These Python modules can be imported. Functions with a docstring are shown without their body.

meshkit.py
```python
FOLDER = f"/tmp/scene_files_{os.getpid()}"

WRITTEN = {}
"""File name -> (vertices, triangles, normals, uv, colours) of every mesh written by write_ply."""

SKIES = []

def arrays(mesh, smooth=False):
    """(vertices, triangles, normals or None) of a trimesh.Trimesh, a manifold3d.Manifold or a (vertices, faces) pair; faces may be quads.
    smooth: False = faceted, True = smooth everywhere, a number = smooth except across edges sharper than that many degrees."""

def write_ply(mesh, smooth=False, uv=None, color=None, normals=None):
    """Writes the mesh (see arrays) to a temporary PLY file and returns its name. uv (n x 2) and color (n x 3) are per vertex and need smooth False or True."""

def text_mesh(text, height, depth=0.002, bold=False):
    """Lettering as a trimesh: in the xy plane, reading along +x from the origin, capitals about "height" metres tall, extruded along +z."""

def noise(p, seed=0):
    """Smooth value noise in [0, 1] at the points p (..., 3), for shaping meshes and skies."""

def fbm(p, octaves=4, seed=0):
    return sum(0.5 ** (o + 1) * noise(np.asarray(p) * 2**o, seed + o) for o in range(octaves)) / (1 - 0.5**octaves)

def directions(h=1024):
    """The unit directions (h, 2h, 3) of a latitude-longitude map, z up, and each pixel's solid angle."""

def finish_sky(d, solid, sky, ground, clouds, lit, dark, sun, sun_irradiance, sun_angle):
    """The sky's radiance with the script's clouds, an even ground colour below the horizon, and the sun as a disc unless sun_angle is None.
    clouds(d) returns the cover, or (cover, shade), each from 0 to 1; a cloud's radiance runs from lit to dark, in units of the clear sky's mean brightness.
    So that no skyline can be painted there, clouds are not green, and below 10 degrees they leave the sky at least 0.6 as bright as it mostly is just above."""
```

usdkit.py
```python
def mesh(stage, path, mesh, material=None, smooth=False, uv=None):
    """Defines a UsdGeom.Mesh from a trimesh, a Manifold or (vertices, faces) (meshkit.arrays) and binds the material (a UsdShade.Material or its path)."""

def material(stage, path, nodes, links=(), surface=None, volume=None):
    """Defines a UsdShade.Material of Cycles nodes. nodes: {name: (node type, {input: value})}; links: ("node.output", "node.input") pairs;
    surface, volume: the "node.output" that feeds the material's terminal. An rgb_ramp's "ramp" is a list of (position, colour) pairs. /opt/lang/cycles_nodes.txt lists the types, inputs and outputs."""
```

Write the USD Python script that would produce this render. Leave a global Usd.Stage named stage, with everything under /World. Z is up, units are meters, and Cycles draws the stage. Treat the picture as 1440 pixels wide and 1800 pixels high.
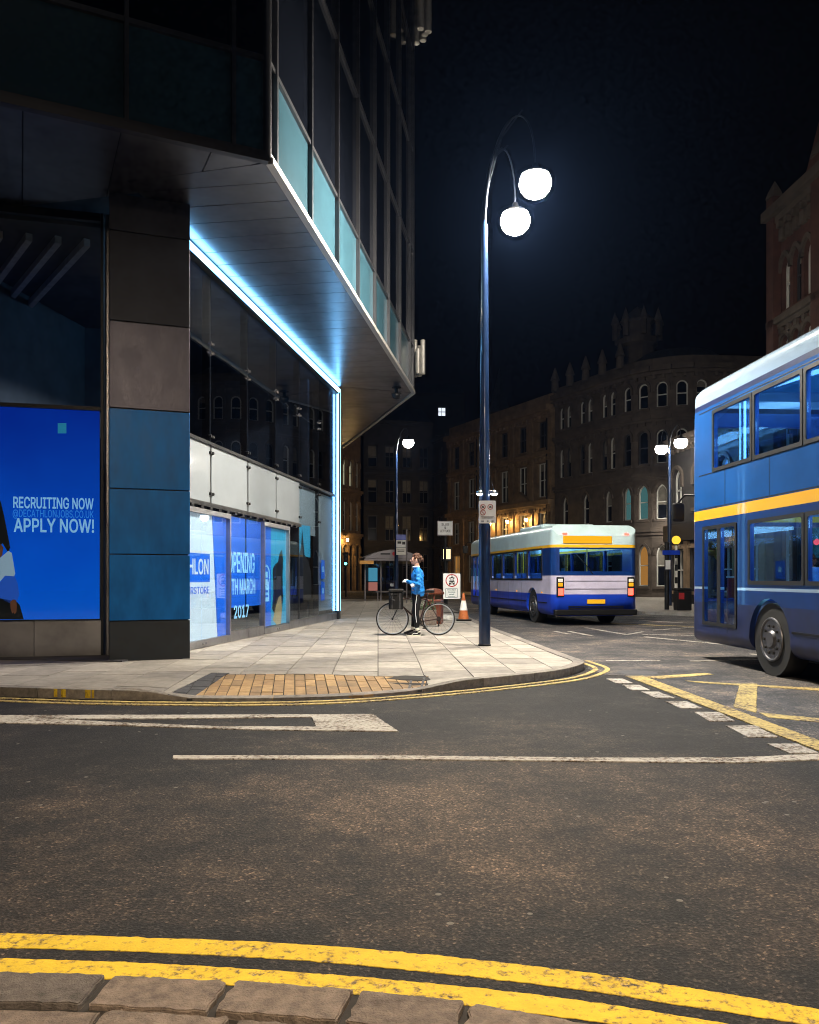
import math, random
import numpy as np, trimesh, manifold3d as m3, usdkit, meshkit
from shapely.geometry import Polygon, LineString, Point, box as sbox
from shapely import affinity
from shapely.ops import unary_union
from pxr import Usd, UsdGeom, UsdLux, UsdShade, Gf, Sdf

# ------------------------------------------------------------------ camera, sky, moonlight, exposure
stage = Usd.Stage.CreateInMemory()
UsdGeom.Xform.Define(stage, '/World')
UsdGeom.Scope.Define(stage, '/World/Looks')
H, F, CX, CY = 1.35, 1440.0, 720.0, 1015.0        # eye height; focal length and horizon of the photograph in its pixels
cam = UsdGeom.Camera.Define(stage, '/World/camera')
cam.CreateHorizontalApertureAttr(36.0)
cam.CreateFocalLengthAttr(36.0)
cam.CreateVerticalApertureOffsetAttr(36.0 * (CY - 900) / 1440)
cam.AddTranslateOp().Set(Gf.Vec3d(0, 0, H))
cam.AddRotateXOp().Set(90)
cam.CreateExposureAttr(0.0)
SUN_EL, SUN_ROT = math.radians(-3.7), math.radians(200)
dome = UsdLux.DomeLight.Define(stage, '/World/sky')
dome.GetPrim().SetCustomDataByKey('kind', 'structure')
dome_mat = usdkit.material(stage, '/World/Looks/night_sky', {
    's': ('sky_texture', {'sky_type': 'single_scattering', 'sun_disc': False, 'sun_elevation': SUN_EL, 'sun_rotation': SUN_ROT}),
    'b': ('background_shader', {'strength': 0.03})}, [('s.color', 'b.color')], surface='b.Background')
UsdShade.MaterialBindingAPI.Apply(dome.GetPrim()).Bind(dome_mat)
moon = UsdLux.DistantLight.Define(stage, '/World/moonlight')
moon.CreateNormalizeAttr(True)
moon.CreateIntensityAttr(0.004)
moon.CreateAngleAttr(0.5)
moon.CreateColorAttr(Gf.Vec3f(1.0, 0.95, 0.88))
moon.AddRotateXYZOp().Set(Gf.Vec3f(48, 0, 20))

random.seed(7)
rng = np.random.default_rng(7)
TAU = 2 * math.pi

def G(px, py, z=0.0):
    "point of the level z that the photograph shows at a pixel"
    Y = (H - z) * F / (py - CY)
    return np.array([(px - CX) / F * Y, Y])
def V(px, py, Y):
    return np.array([(px - CX) / F * Y, Y, H + (CY - py) / F * Y])
def on_line(px, A, B):
    "distance along A->B where the pixel column meets that line"
    r = (px - CX) / F
    d = np.subtract(B, A) / np.linalg.norm(np.subtract(B, A))
    return (r * A[1] - A[0]) / (d[0] - r * d[1])

# ------------------------------------------------------------------ scene tree helpers
taken = {}
def numbered(parent, name):
    n = taken.get((parent, name), 0)
    taken[(parent, name)] = n + 1
    return f'{parent}/{name}' + (f'_{n:03d}' if n else '')
def tag(p, label=None, cat=None, group=None, kind=None):
    for k, v in (('label', label), ('category', cat), ('group', group), ('kind', kind)):
        if v: p.SetCustomDataByKey(k, v)
    return p
def thing(name, label=None, cat=None, loc=(0, 0, 0), rz=0.0, group=None, kind=None):
    path = numbered('/World', name)
    x = UsdGeom.Xform.Define(stage, path)
    x.AddTranslateOp().Set(Gf.Vec3d(*map(float, loc)))
    if rz: x.AddRotateZOp().Set(math.degrees(rz))
    tag(x.GetPrim(), label, cat, group, kind)
    return path
def part(parent, name, mesh, m, smooth=False, label=None, kind=None):
    if isinstance(mesh, list): mesh = trimesh.util.concatenate(mesh)
    path = numbered(parent, name)
    p = usdkit.mesh(stage, path, mesh, m, smooth)
    tag(p.GetPrim(), label, None, None, kind)
    return path
def one(name, mesh, m, label, cat, group=None, smooth=False, kind=None):
    path = part('/World', name, mesh, m, smooth)
    tag(stage.GetPrimAtPath(path), label, cat, group, kind)
    return path
def copy_of(src, label, loc, rz=0.0, group=None):
    was = stage.GetPrimAtPath(src).GetCustomData()
    name = src.rsplit('/', 1)[1]
    p = thing(name, label, was['category'], loc, rz, group or was.get('group'))
    prim = stage.GetPrimAtPath(p)
    prim.GetReferences().AddInternalReference(Sdf.Path(src))
    prim.SetInstanceable(True)
    return p

# ------------------------------------------------------------------ mesh helpers
def bx(x0, x1, y0, y1, z0, z1):
    b = trimesh.creation.box((x1 - x0, y1 - y0, z1 - z0))
    b.apply_translation(((x0 + x1) / 2, (y0 + y1) / 2, (z0 + z1) / 2))
    return b
def cyl(a, b, r, r2=None, n=12):
    a, b = np.asarray(a, float), np.asarray(b, float)
    r2 = r if r2 is None else r2
    d = b - a; L = np.linalg.norm(d); d = d / L
    t = np.cross(d, [0, 0, 1.0] if abs(d[2]) < .9 else [1.0, 0, 0]); t /= np.linalg.norm(t); s = np.cross(d, t)
    ang = np.arange(n) * TAU / n
    ring = np.cos(ang)[:, None] * t + np.sin(ang)[:, None] * s
    v = np.vstack([a + ring * r, b + ring * r2, a, b])
    f = []
    for i in range(n):
        j = (i + 1) % n
        f += [(i, j, n + j), (i, n + j, n + i), (j, i, 2 * n), (n + i, n + j, 2 * n + 1)]
    m = trimesh.Trimesh(v, f, process=False); m.fix_normals()
    return m
def tube(pts, r, n=8):
    pts = np.asarray(pts, float); r = np.broadcast_to(r, (len(pts),))
    t = np.gradient(pts, axis=0); t /= np.linalg.norm(t, axis=1, keepdims=True)
    ref = np.array([0, 1.0, 0.05]) if abs(t[:, 1]).max() < .85 else np.array([1.0, .05, 0.1])
    a = np.cross(t, ref); a /= np.linalg.norm(a, axis=1, keepdims=True); b = np.cross(t, a)
    ang = np.arange(n) * TAU / n
    v = pts[:, None] + r[:, None, None] * (np.cos(ang)[None, :, None] * a[:, None] + np.sin(ang)[None, :, None] * b[:, None])
    v = v.reshape(-1, 3); f = []
    for i in range(len(pts) - 1):
        for k in range(n):
            q = (k + 1) % n
            f += [(i * n + k, i * n + q, (i + 1) * n + q), (i * n + k, (i + 1) * n + q, (i + 1) * n + k)]
    for k in range(1, n - 1):
        e = (len(pts) - 1) * n
        f += [(0, k + 1, k), (e, e + k, e + k + 1)]
    m = trimesh.Trimesh(v, f, process=False); m.fix_normals()
    return m
def lathe(profile, n=24, at=(0, 0, 0)):
    m = trimesh.creation.revolve(np.asarray(profile, float), sections=n)
    m.apply_translation(at)
    return m
def torus(R, r, n=40, k=8):
    v, f = [], []
    for i in range(n):
        a = TAU * i / n
        for j in range(k):
            b = TAU * j / k
            v.append(((R + r * math.cos(b)) * math.cos(a), r * math.sin(b), (R + r * math.cos(b)) * math.sin(a)))
    for i in range(n):
        for j in range(k):
            p, q = (i + 1) % n, (j + 1) % k
            f += [(i * k + j, p * k + j, p * k + q), (i * k + j, p * k + q, i * k + q)]
    m = trimesh.Trimesh(v, f, process=False); m.fix_normals()
    return m                                                    # lies in the xz plane
def rbox(x0, x1, y0, y1, z0, z1, r):
    "box with rounded edges"
    pts = []
    for x in (x0 + r, x1 - r):
        for y in (y0 + r, y1 - r):
            for z in (z0 + r, z1 - r):
                s = m3.Manifold.sphere(r, 12).translate((x, y, z))
                pts.append(s)
    return tm(m3.Manifold.batch_hull(pts))
def tm(mf):
    m = mf.to_mesh()
    return trimesh.Trimesh(np.array(m.vert_properties[:, :3]), np.array(m.tri_verts), process=False)
def mf(t):
    t = t.copy(); t.merge_vertices()
    return m3.Manifold(m3.Mesh(np.asarray(t.vertices, np.float32), np.asarray(t.faces, np.uint32)))
def ext(poly, h, z=0.0):
    gs = [g for g in getattr(poly, 'geoms', [poly]) if g.geom_type == 'Polygon' and g.area > 1e-7]
    if not gs: return None
    m = trimesh.util.concatenate([trimesh.creation.extrude_polygon(g, h, engine='earcut') for g in gs])
    m.apply_translation((0, 0, z))
    return m
class Plane:
    "a wall: u runs from A to B (left to right seen from outside), v is up, w comes out of the wall"
    def __init__(s, A, B, z=0.0):
        s.A = np.array([A[0], A[1], z], float); s.L = float(np.hypot(B[0] - A[0], B[1] - A[1]))
        s.u = np.array([(B[0] - A[0]) / s.L, (B[1] - A[1]) / s.L, 0]); s.v = np.array([0, 0, 1.0]); s.w = np.cross(s.u, s.v)
        s.M = np.eye(4); s.M[:3, 0], s.M[:3, 1], s.M[:3, 2], s.M[:3, 3] = s.u, s.v, s.w, s.A
    def put(s, m):
        m = m.copy(); m.apply_transform(s.M); return m
    def box(s, u0, u1, v0, v1, w0, w1): return s.put(bx(u0, u1, v0, v1, w0, w1))
    def poly(s, pts, w0, w1):
        p = pts if hasattr(pts, 'area') else Polygon(pts)
        return s.put(ext(p, w1 - w0, w0))
    def cyl(s, a, b, r, n=10): return s.put(cyl(a, b, r, n=n))
    def at(s, px): return on_line(px, s.A[:2], (s.A + s.u)[:2])
    def vz(s, px, py):
        "height of the pixel on this wall above z = 0 of the wall"
        p = s.A + s.u * s.at(px)
        return H + (CY - py) / F * p[1] - s.A[2]
    def uv(s, px, py): return (s.at(px), s.vz(px, py))
    def text(s, txt, u, v, h, w, width=None, bold=False, depth=.004):
        t = meshkit.text_mesh(txt, h, depth, bold)
        if width:
            t.apply_scale((width / t.bounds[1][0], 1, 1)) if False else t.apply_transform(np.diag([width / t.bounds[1][0], 1, 1, 1]))
        t.apply_translation((u, v, w))
        return s.put(t)

# ------------------------------------------------------------------ materials
def pbr(name, c, rough=.5, metal=0., var=0., scale=4., bump=0., bscale=60., spec=.5, coat=0., emis=None, estr=0., dark=None, rvar=0., detail=6., stretch=None):
    n = {'p': ('principled_bsdf', {'base_color': c, 'roughness': rough, 'metallic': metal, 'specular_ior_level': spec, 'coat_weight': coat})}
    l = []
    if emis is not None: n['p'][1].update({'emission_color': emis, 'emission_strength': estr})
    if var or bump or rvar:
        n['g'] = ('geometry', {})
        src = 'g.position'
        if stretch:
            n['mp'] = ('mapping', {'scale': stretch}); l.append((src, 'mp.vector')); src = 'mp.vector'
        n['n'] = ('noise_texture', {'scale': scale, 'detail': detail, 'roughness': .62}); l.append((src, 'n.vector'))
    if var:
        lo = dark or tuple(x * (1 - var) for x in c); hi = tuple(min(1, x * (1 + var)) for x in c)
        n['r'] = ('rgb_ramp', {'ramp': [(.28, lo), (.72, hi)]})
        l += [('n.fac', 'r.fac'), ('r.color', 'p.base_color')]
    if rvar:
        n['rm'] = ('map_range', {'from_min': .3, 'from_max': .7, 'to_min': max(.02, rough - rvar), 'to_max': min(1, rough + rvar)})
        l += [('n.fac', 'rm.value'), ('rm.result', 'p.roughness')]
    if bump:
        n['n2'] = ('noise_texture', {'scale': bscale, 'detail': 4., 'roughness': .6}); l.append(('g.position', 'n2.vector'))
        n['b'] = ('bump', {'strength': bump, 'distance': .02}); l += [('n2.fac', 'b.height'), ('b.normal', 'p.normal')]
    return usdkit.material(stage, '/World/Looks/' + name, n, l, surface='p.BSDF')
def emit(name, c, s):
    return usdkit.material(stage, '/World/Looks/' + name, {'e': ('emission', {'color': c, 'strength': s})}, [], surface='e.emission')
def pane(name, tint=(.9, .95, 1.), rough=.0, ior=1.5):
    return usdkit.material(stage, '/World/Looks/' + name, {
        't': ('transparent_bsdf', {'color': tint}), 'g': ('glossy_bsdf', {'color': (1, 1, 1), 'roughness': rough}),
        'f': ('layer_weight', {'blend': .5}), 'pw': ('math', {'math_type': 'power', 'value2': 4.6}), 'ma': ('math', {'math_type': 'multiply_add', 'value2': .85, 'value3': (ior - 1) ** 2 / (ior + 1) ** 2}), 'm': ('mix_closure', {})},
        [('f.facing', 'pw.value1'), ('pw.value', 'ma.value1'), ('ma.value', 'm.fac'), ('t.BSDF', 'm.closure1'), ('g.BSDF', 'm.closure2')], surface='m.closure')

def asphalt_nodes(k=1.):
    "dark bitumen with pale aggregate, worn brownish patches, gum spots, a painted pool of lamplight"
    n = {'g': ('geometry', {}),
         'big': ('noise_texture', {'scale': .75, 'detail': 9., 'roughness': .74}),
         'mid': ('noise_texture', {'scale': 7., 'detail': 8., 'roughness': .78}),
         'fine': ('noise_texture', {'scale': 60., 'detail': 5., 'roughness': .8}),
         'vor': ('voronoi_texture', {'scale': 95.}),
         'stone': ('separate_color', {}),
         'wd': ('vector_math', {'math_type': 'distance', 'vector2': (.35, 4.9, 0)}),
         'wr': ('map_range', {'from_min': .2, 'from_max': 3.0, 'to_min': -.15, 'to_max': -.44, 'clamp': True}),  # round patch: wear plus a pool of lamplight put into the colour
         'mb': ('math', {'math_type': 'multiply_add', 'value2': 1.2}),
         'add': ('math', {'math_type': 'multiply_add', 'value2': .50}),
         'r1': ('rgb_ramp', {'ramp': [(.30, (.0075 * k, .0078 * k, .0092 * k)), (.46, (.017 * k, .0165 * k, .0175 * k)), (.60, (.043 * k, .035 * k, .031 * k)), (.78, (.105 * k, .080 * k, .062 * k))]}),
         'sr': ('rgb_ramp', {'ramp': [(0, (.45, .45, .45)), (.55, (.8, .8, .8)), (.85, (1.3, 1.26, 1.2)), (.95, (2.0, 1.85, 1.65)), (1., (3.6, 3.2, 2.7))]}),
         'fr': ('rgb_ramp', {'ramp': [(.34, (.30, .30, .30)), (.50, (.9, .9, .9)), (.64, (2.0, 1.9, 1.75))]}),
         'mul': ('mix', {'mix_type': 'multiply', 'fac': 1.}), 'mul2': ('mix', {'mix_type': 'multiply', 'fac': 1.}),
         'vs': ('voronoi_texture', {'scale': 6.}),
         'vsd': ('math', {'math_type': 'less_than', 'value2': .085}),
         'vc': ('separate_color', {}),
         'vk': ('math', {'math_type': 'greater_than', 'value2': .72}),
         'gum': ('math', {'math_type': 'multiply'}),
         'gf': ('math', {'math_type': 'multiply', 'value2': .8}),
         'mg': ('mix', {'mix_type': 'mix', 'color2': (.17, .155, .135)}),
         'p': ('principled_bsdf', {'roughness': .84, 'specular_ior_level': .28}),
         'hsum': ('math', {'math_type': 'multiply_add', 'value2': .5}),
         'b': ('bump', {'strength': .5, 'distance': .010})}
    l = [('g.position', k + '.vector') for k in ('big', 'mid', 'fine', 'vor', 'vs')] + [('g.position', 'wd.vector1')]
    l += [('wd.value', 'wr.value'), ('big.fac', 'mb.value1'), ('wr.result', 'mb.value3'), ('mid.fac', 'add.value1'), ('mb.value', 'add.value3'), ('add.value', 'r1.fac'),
          ('vor.color', 'stone.color'), ('stone.r', 'sr.fac'), ('fine.fac', 'fr.fac'), ('r1.color', 'mul.color1'), ('fr.color', 'mul.color2'), ('mul.color', 'mul2.color1'), ('sr.color', 'mul2.color2'),
          ('vs.distance', 'vsd.value1'), ('vs.color', 'vc.color'), ('vc.r', 'vk.value1'), ('vsd.value', 'gum.value1'), ('vk.value', 'gum.value2'),
          ('gum.value', 'gf.value1'), ('gf.value', 'mg.fac'), ('mul2.color', 'mg.color1'),
          ('vor.distance', 'hsum.value1'), ('fine.fac', 'hsum.value3'), ('hsum.value', 'b.height'), ('b.normal', 'p.normal')]
    return n, l
n, l = asphalt_nodes()
M = {}
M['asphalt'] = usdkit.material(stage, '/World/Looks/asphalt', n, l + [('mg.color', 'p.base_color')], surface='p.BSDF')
n, l = asphalt_nodes(4.6)
M['asphalt_pale'] = usdkit.material(stage, '/World/Looks/asphalt_pale', n, l + [('mg.color', 'p.base_color')], surface='p.BSDF')
def paint(name, c, wear=.42):
    n, l = asphalt_nodes()
    n['b'][1]['strength'] = .22
    n['w1'] = ('noise_texture', {'scale': 26., 'detail': 8., 'roughness': .75}); n['w2'] = ('noise_texture', {'scale': 2.2, 'detail': 3.})
    n['ws'] = ('math', {'math_type': 'multiply_add', 'value2': .35}); n['wr'] = ('map_range', {'from_min': wear, 'from_max': wear + .13, 'clamp': True})
    n['pm'] = ('mix', {'mix_type': 'mix', 'color2': c})
    n['ct'] = ('rgb_ramp', {'ramp': [(.3, tuple(x * .72 for x in c)), (.65, c)]})
    l = l + [('g.position', 'w1.vector'), ('g.position', 'w2.vector'), ('w2.fac', 'ws.value1'), ('w1.fac', 'ws.value3'), ('ws.value', 'wr.value'), ('wr.result', 'pm.fac'),
             ('mg.color', 'pm.color1'), ('mid.fac', 'ct.fac'), ('ct.color', 'pm.color2'), ('pm.color', 'p.base_color')]
    return usdkit.material(stage, '/World/Looks/' + name, n, l, surface='p.BSDF')
M['white_paint'] = paint('white_road_paint', (.50, .47, .42), .575)
M['yellow_paint'] = paint('yellow_road_paint', (.66, .46, .030), .535)
M['pale_yellow_paint'] = paint('pale_yellow_road_paint', (.55, .42, .15), .575)
for i, c in enumerate([(.27, .245, .215), (.235, .215, .19), (.30, .275, .24), (.215, .195, .175)]):
    M[f'slab{i}'] = pbr(f'paving_stone_{i}', c, .8, var=.28, scale=5.5, bump=.25, bscale=90)
M['joint'] = pbr('paving_joint', (.018, .015, .013), .95, var=.4, scale=30)
for i, c in enumerate([(.31, .19, .078), (.25, .15, .062), (.35, .22, .092), (.21, .13, .058)]):
    M[f'tact{i}'] = pbr(f'buff_block_{i}', c, .8, var=.3, scale=9, bump=.3, bscale=80)
M['dark_block'] = pbr('dark_block', (.045, .045, .05), .8, var=.4, scale=12, bump=.3)
for i, c in enumerate([(.20, .175, .155), (.16, .145, .13), (.23, .205, .18)]):
    M[f'kerb{i}'] = pbr(f'kerb_granite_{i}', c, .82, var=.42, scale=16, bump=.5, bscale=120)
for i, c in enumerate([(.135, .105, .085), (.10, .085, .075), (.16, .125, .10)]):
    M[f'sett{i}'] = pbr(f'granite_sett_{i}', c, .85, var=.5, scale=22, bump=.6, bscale=130)
M['steel'] = pbr('brushed_steel', (.40, .40, .42), .36, 1., var=.10, scale=1.5, rvar=.05)
M['alu'] = pbr('soffit_aluminium', (.34, .33, .35), .27, 1., var=.05, scale=1.2, rvar=.015)
M['trim'] = pbr('pale_metal_trim', (.55, .53, .50), .4, .6, var=.1)
M['frame'] = pbr('dark_window_frame', (.012, .013, .016), .4, .3)
M['mull'] = pbr('mullion_metal', (.10, .10, .11), .35, .8)
M['dark_glass'] = pbr('dark_office_glass', (.004, .005, .008), .06, spec=.6)
M['teal'] = pbr('teal_spandrel_glass', (.034, .085, .115), .22, var=.12, scale=.8, spec=.6, coat=.3)
M['shop_glass'] = pane('shop_window_glass', (.86, .93, .98), 0., 1.55)
M['dark_pane'] = pane('smoked_shop_glass', (.56, .62, .70), 0., 1.5)
M['white_panel'] = pbr('white_back_painted_glass', (.27, .30, .33), .08, var=.06, scale=1, coat=.4)
M['interior'] = pbr('dim_interior_plaster', (.065, .065, .075), .9, var=.3, scale=1.5)
M['batten'] = pbr('interior_batten', (.42, .38, .35), .8, var=.25, scale=5)
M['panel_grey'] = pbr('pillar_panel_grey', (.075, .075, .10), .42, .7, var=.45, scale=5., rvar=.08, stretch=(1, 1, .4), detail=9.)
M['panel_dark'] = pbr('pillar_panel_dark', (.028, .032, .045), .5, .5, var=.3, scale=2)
M['panel_blue'] = pbr('pillar_blue_reflection', (.001, .135, .44), .42, .15, var=.28, scale=4., rvar=.06, spec=.3, stretch=(1, 1, .35))  # blue reflection on the steel, put into the panel colour
M['panel_base'] = pbr('pillar_base', (.012, .018, .024), .6, var=.3)
M['led'] = emit('led_strip_light', (.19, .56, 1.0), 11.)
M['navy_post'] = pbr('navy_post_paint', (.011, .028, .080), .25, .2, var=.25, scale=3, coat=.6)
M['lantern'] = emit('street_lantern_glow', (1.0, .91, .76), 6400.)
M['lantern_far'] = emit('far_street_lantern_glow', (1.0, .93, .80), 1700.)
M['flood'] = emit('small_floodlight_glow', (1.0, .97, .9), 30.)
M['black'] = pbr('black_plastic', (.0035, .0035, .004), .5, spec=.3, var=.2, scale=8)
M['rubber'] = pbr('tyre_rubber', (.012, .012, .012), .75, var=.3, scale=30)
M['alloy_rim'] = pbr('alloy_rim', (.42, .45, .50), .3, .35)
M['chrome'] = pbr('bright_metal', (.7, .7, .72), .2, 1.)
M['white'] = pbr('white_enamel', (.62, .63, .64), .45, var=.06)
M['print_black'] = pbr('print_black', (.012, .012, .014), .5)
M['print_red'] = pbr('print_red', (.30, .012, .016), .5)
M['orange'] = pbr('cone_orange', (.42, .11, .022), .6, var=.35, scale=9)
M['cone_white'] = pbr('cone_white', (.68, .66, .62), .5, var=.15, scale=14)

# ------------------------------------------------------------------ road and its markings
road = thing('road', kind='structure')
def flat(poly, z0, z1): return ext(poly, z1 - z0, z0)
xs = np.concatenate([np.linspace(-400, -14, 8), np.linspace(-12, 14, 14), np.linspace(18, 400, 8)])
part(road, 'asphalt', bx(-600, 600, -60, 900, -.3, 0), M['asphalt'])
RZ = .009
def gpoly(pts, z=0.): return Polygon([G(*p, z) for p in pts])
def smooth_line(pts, k=6):
    "Catmull-Rom through ground points"
    P = np.array(pts, float); Q = np.vstack([2 * P[0] - P[1], P, 2 * P[-1] - P[-2]]); out = []
    for i in range(1, len(Q) - 2):
        for t in np.arange(k) / k:
            a, b, c, d = Q[i - 1], Q[i], Q[i + 1], Q[i + 2]
            out.append(.5 * (2 * b + (c - a) * t + (2 * a - 5 * b + 4 * c - d) * t * t + (3 * b - a - 3 * c + d) * t ** 3))
    return np.array(out + [P[-1]])
def rough_edges(poly, amp=.003, step=.03):
    g = poly.segmentize(step)
    co = np.array(g.exterior.coords)[:-1]
    co = co + rng.normal(0, amp, co.shape)
    return Polygon(co).buffer(0)
def band(px_top, px_bot): return gpoly(list(px_top) + list(px_bot)[::-1])
main_edge = [G(1034, 1176), G(1060, 1186), G(1102, 1188), G(1290, 1250), G(1480, 1316), G(1700, 1390)]
part(road, 'main_carriageway', ext(rough_edges(Polygon([tuple(q) for q in main_edge] + [(12.9, 4), (12.7, 22), (12.2, 25.7), (10.4, 27.5), (8.3, 29.5), (7.5, 33), (7.3, 40), (6.1, 50), (2.8, 63), (-2, 71), (-14, 72), (-14, 49), (-6, 48.3), (-2, 47.8), (.5, 46.4), (1.3, 44.2), (1.55, 40), (1.92, 31), (2.08, 25), (2.24, 20.5), (2.46, 17.3), (2.66, 14.4), (2.74, 12.6)]).buffer(0), .01, .15), .02, -.016), M['asphalt_pale'])
# double yellow line at the near kerb
for top, bot in (
    ([(-260, 1634), (0, 1641), (250, 1649), (500, 1659), (750, 1679), (1000, 1707), (1200, 1736), (1440, 1776), (1700, 1830)],
     [(-260, 1664), (0, 1667), (250, 1674), (500, 1687), (750, 1709), (1000, 1738), (1200, 1768), (1440, 1806), (1700, 1862)]),
    ([(-260, 1682), (0, 1686), (250, 1694), (500, 1709), (750, 1729), (1000, 1757), (1200, 1788), (1440, 1830), (1700, 1890)],
     [(-260, 1714), (0, 1717), (250, 1724), (500, 1739), (750, 1761), (1000, 1790), (1200, 1822), (1440, 1866), (1700, 1930)])):
    a = smooth_line([G(*p) for p in top]); b = smooth_line([G(*p) for p in bot])
    part(road, 'yellow_line', flat(rough_edges(Polygon(np.vstack([a, b[::-1]])), .0022, .025), -.01, .0025), M['yellow_paint'])
# kerb line of the corner pavement, road level
KERB = smooth_line([G(-420, 1214), G(-200, 1219), G(0, 1224), G(150, 1229), G(300, 1231.5), G(450, 1232), G(600, 1228), G(750, 1217), G(900, 1202), G(985, 1191),
                    (2.46, 11.75), (2.60, 12.25), (2.55, 13.0), (2.46, 14.4), (2.28, 17.3), (2.06, 20.5), (1.9, 25), (1.72, 31), (1.35, 40), (1.1, 44), (.3, 46.2), (-2, 47.4), (-6, 48), (-14, 48.5)], 5)
kl = LineString(KERB)
# double yellow along the far kerb, bending round the corner
far_part = LineString(KERB[:62])
for off, w in ((.16, .075), (.33, .075)):
    ln = far_part.parallel_offset(off, 'right', join_style=1)
    part(road, 'yellow_line', flat(ln.buffer(w / 2, cap_style=2), 0, RZ), M['pale_yellow_paint'])
# hollow taper marking, long thin line
outer = gpoly([(-120, 1257), (0, 1258.5), (300, 1258), (655, 1256.5), (700, 1287), (450, 1284), (200, 1276), (0, 1272), (-120, 1268)])
inner = gpoly([(85, 1265), (300, 1264.5), (548, 1261.5), (556, 1278.5), (380, 1278), (220, 1271.5)])
part(road, 'taper_marking', flat(rough_edges(outer, .004).difference(rough_edges(inner, .004)), 0, RZ), M['white_paint'])
part(road, 'white_line', flat(rough_edges(band([(305, 1329.5), (700, 1330), (1100, 1334), (1300, 1333), (1440, 1327), (1560, 1322)], [(305, 1335.5), (700, 1336), (1100, 1340.5), (1300, 1342), (1440, 1337), (1560, 1332)]), .003), 0, RZ), M['white_paint'])
# give-way dashes
for q in ([(1066, 1194), (1095, 1194), (1113, 1202), (1084, 1202)], [(1095, 1205), (1124, 1205), (1142, 1214), (1110, 1214)], [(1128, 1217), (1158, 1217), (1186, 1228), (1153, 1228)],
          [(1170, 1234), (1208, 1234), (1234, 1246), (1196, 1246)], [(1220, 1253), (1264, 1253), (1292, 1268.5), (1247, 1269)], [(1277, 1277), (1328, 1277), (1368, 1297), (1314, 1297)],
          [(1348, 1309), (1402, 1309), (1440, 1325), (1390, 1326)]):
    part(road, 'give_way_dash', flat(rough_edges(gpoly(q), .004, .08), 0, RZ), M['white_paint'])
# yellow box junction
box_lines = [
    [(1100, 1189), (1130, 1189), (1480, 1318), (1500, 1345), (1290, 1262)],
    [(1130, 1191), (1240, 1184), (1255, 1186.5), (1160, 1194)],
    [(1205, 1197.5), (1440, 1211), (1560, 1218), (1560, 1223), (1440, 1215), (1230, 1201)],
    [(1301, 1203), (1331, 1203), (1330, 1254), (1312, 1249), (1290, 1244)],
    [(1335, 1254), (1440, 1264), (1540, 1273), (1540, 1281), (1440, 1271), (1350, 1262)]]
acc = None
for q in box_lines:
    g = rough_edges(gpoly(q).buffer(0), .004)
    if acc is not None: g = g.difference(acc)
    acc = g if acc is None else acc.union(g)
    part(road, 'box_junction_line', flat(g, 0, RZ), M['pale_yellow_paint'])
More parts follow.
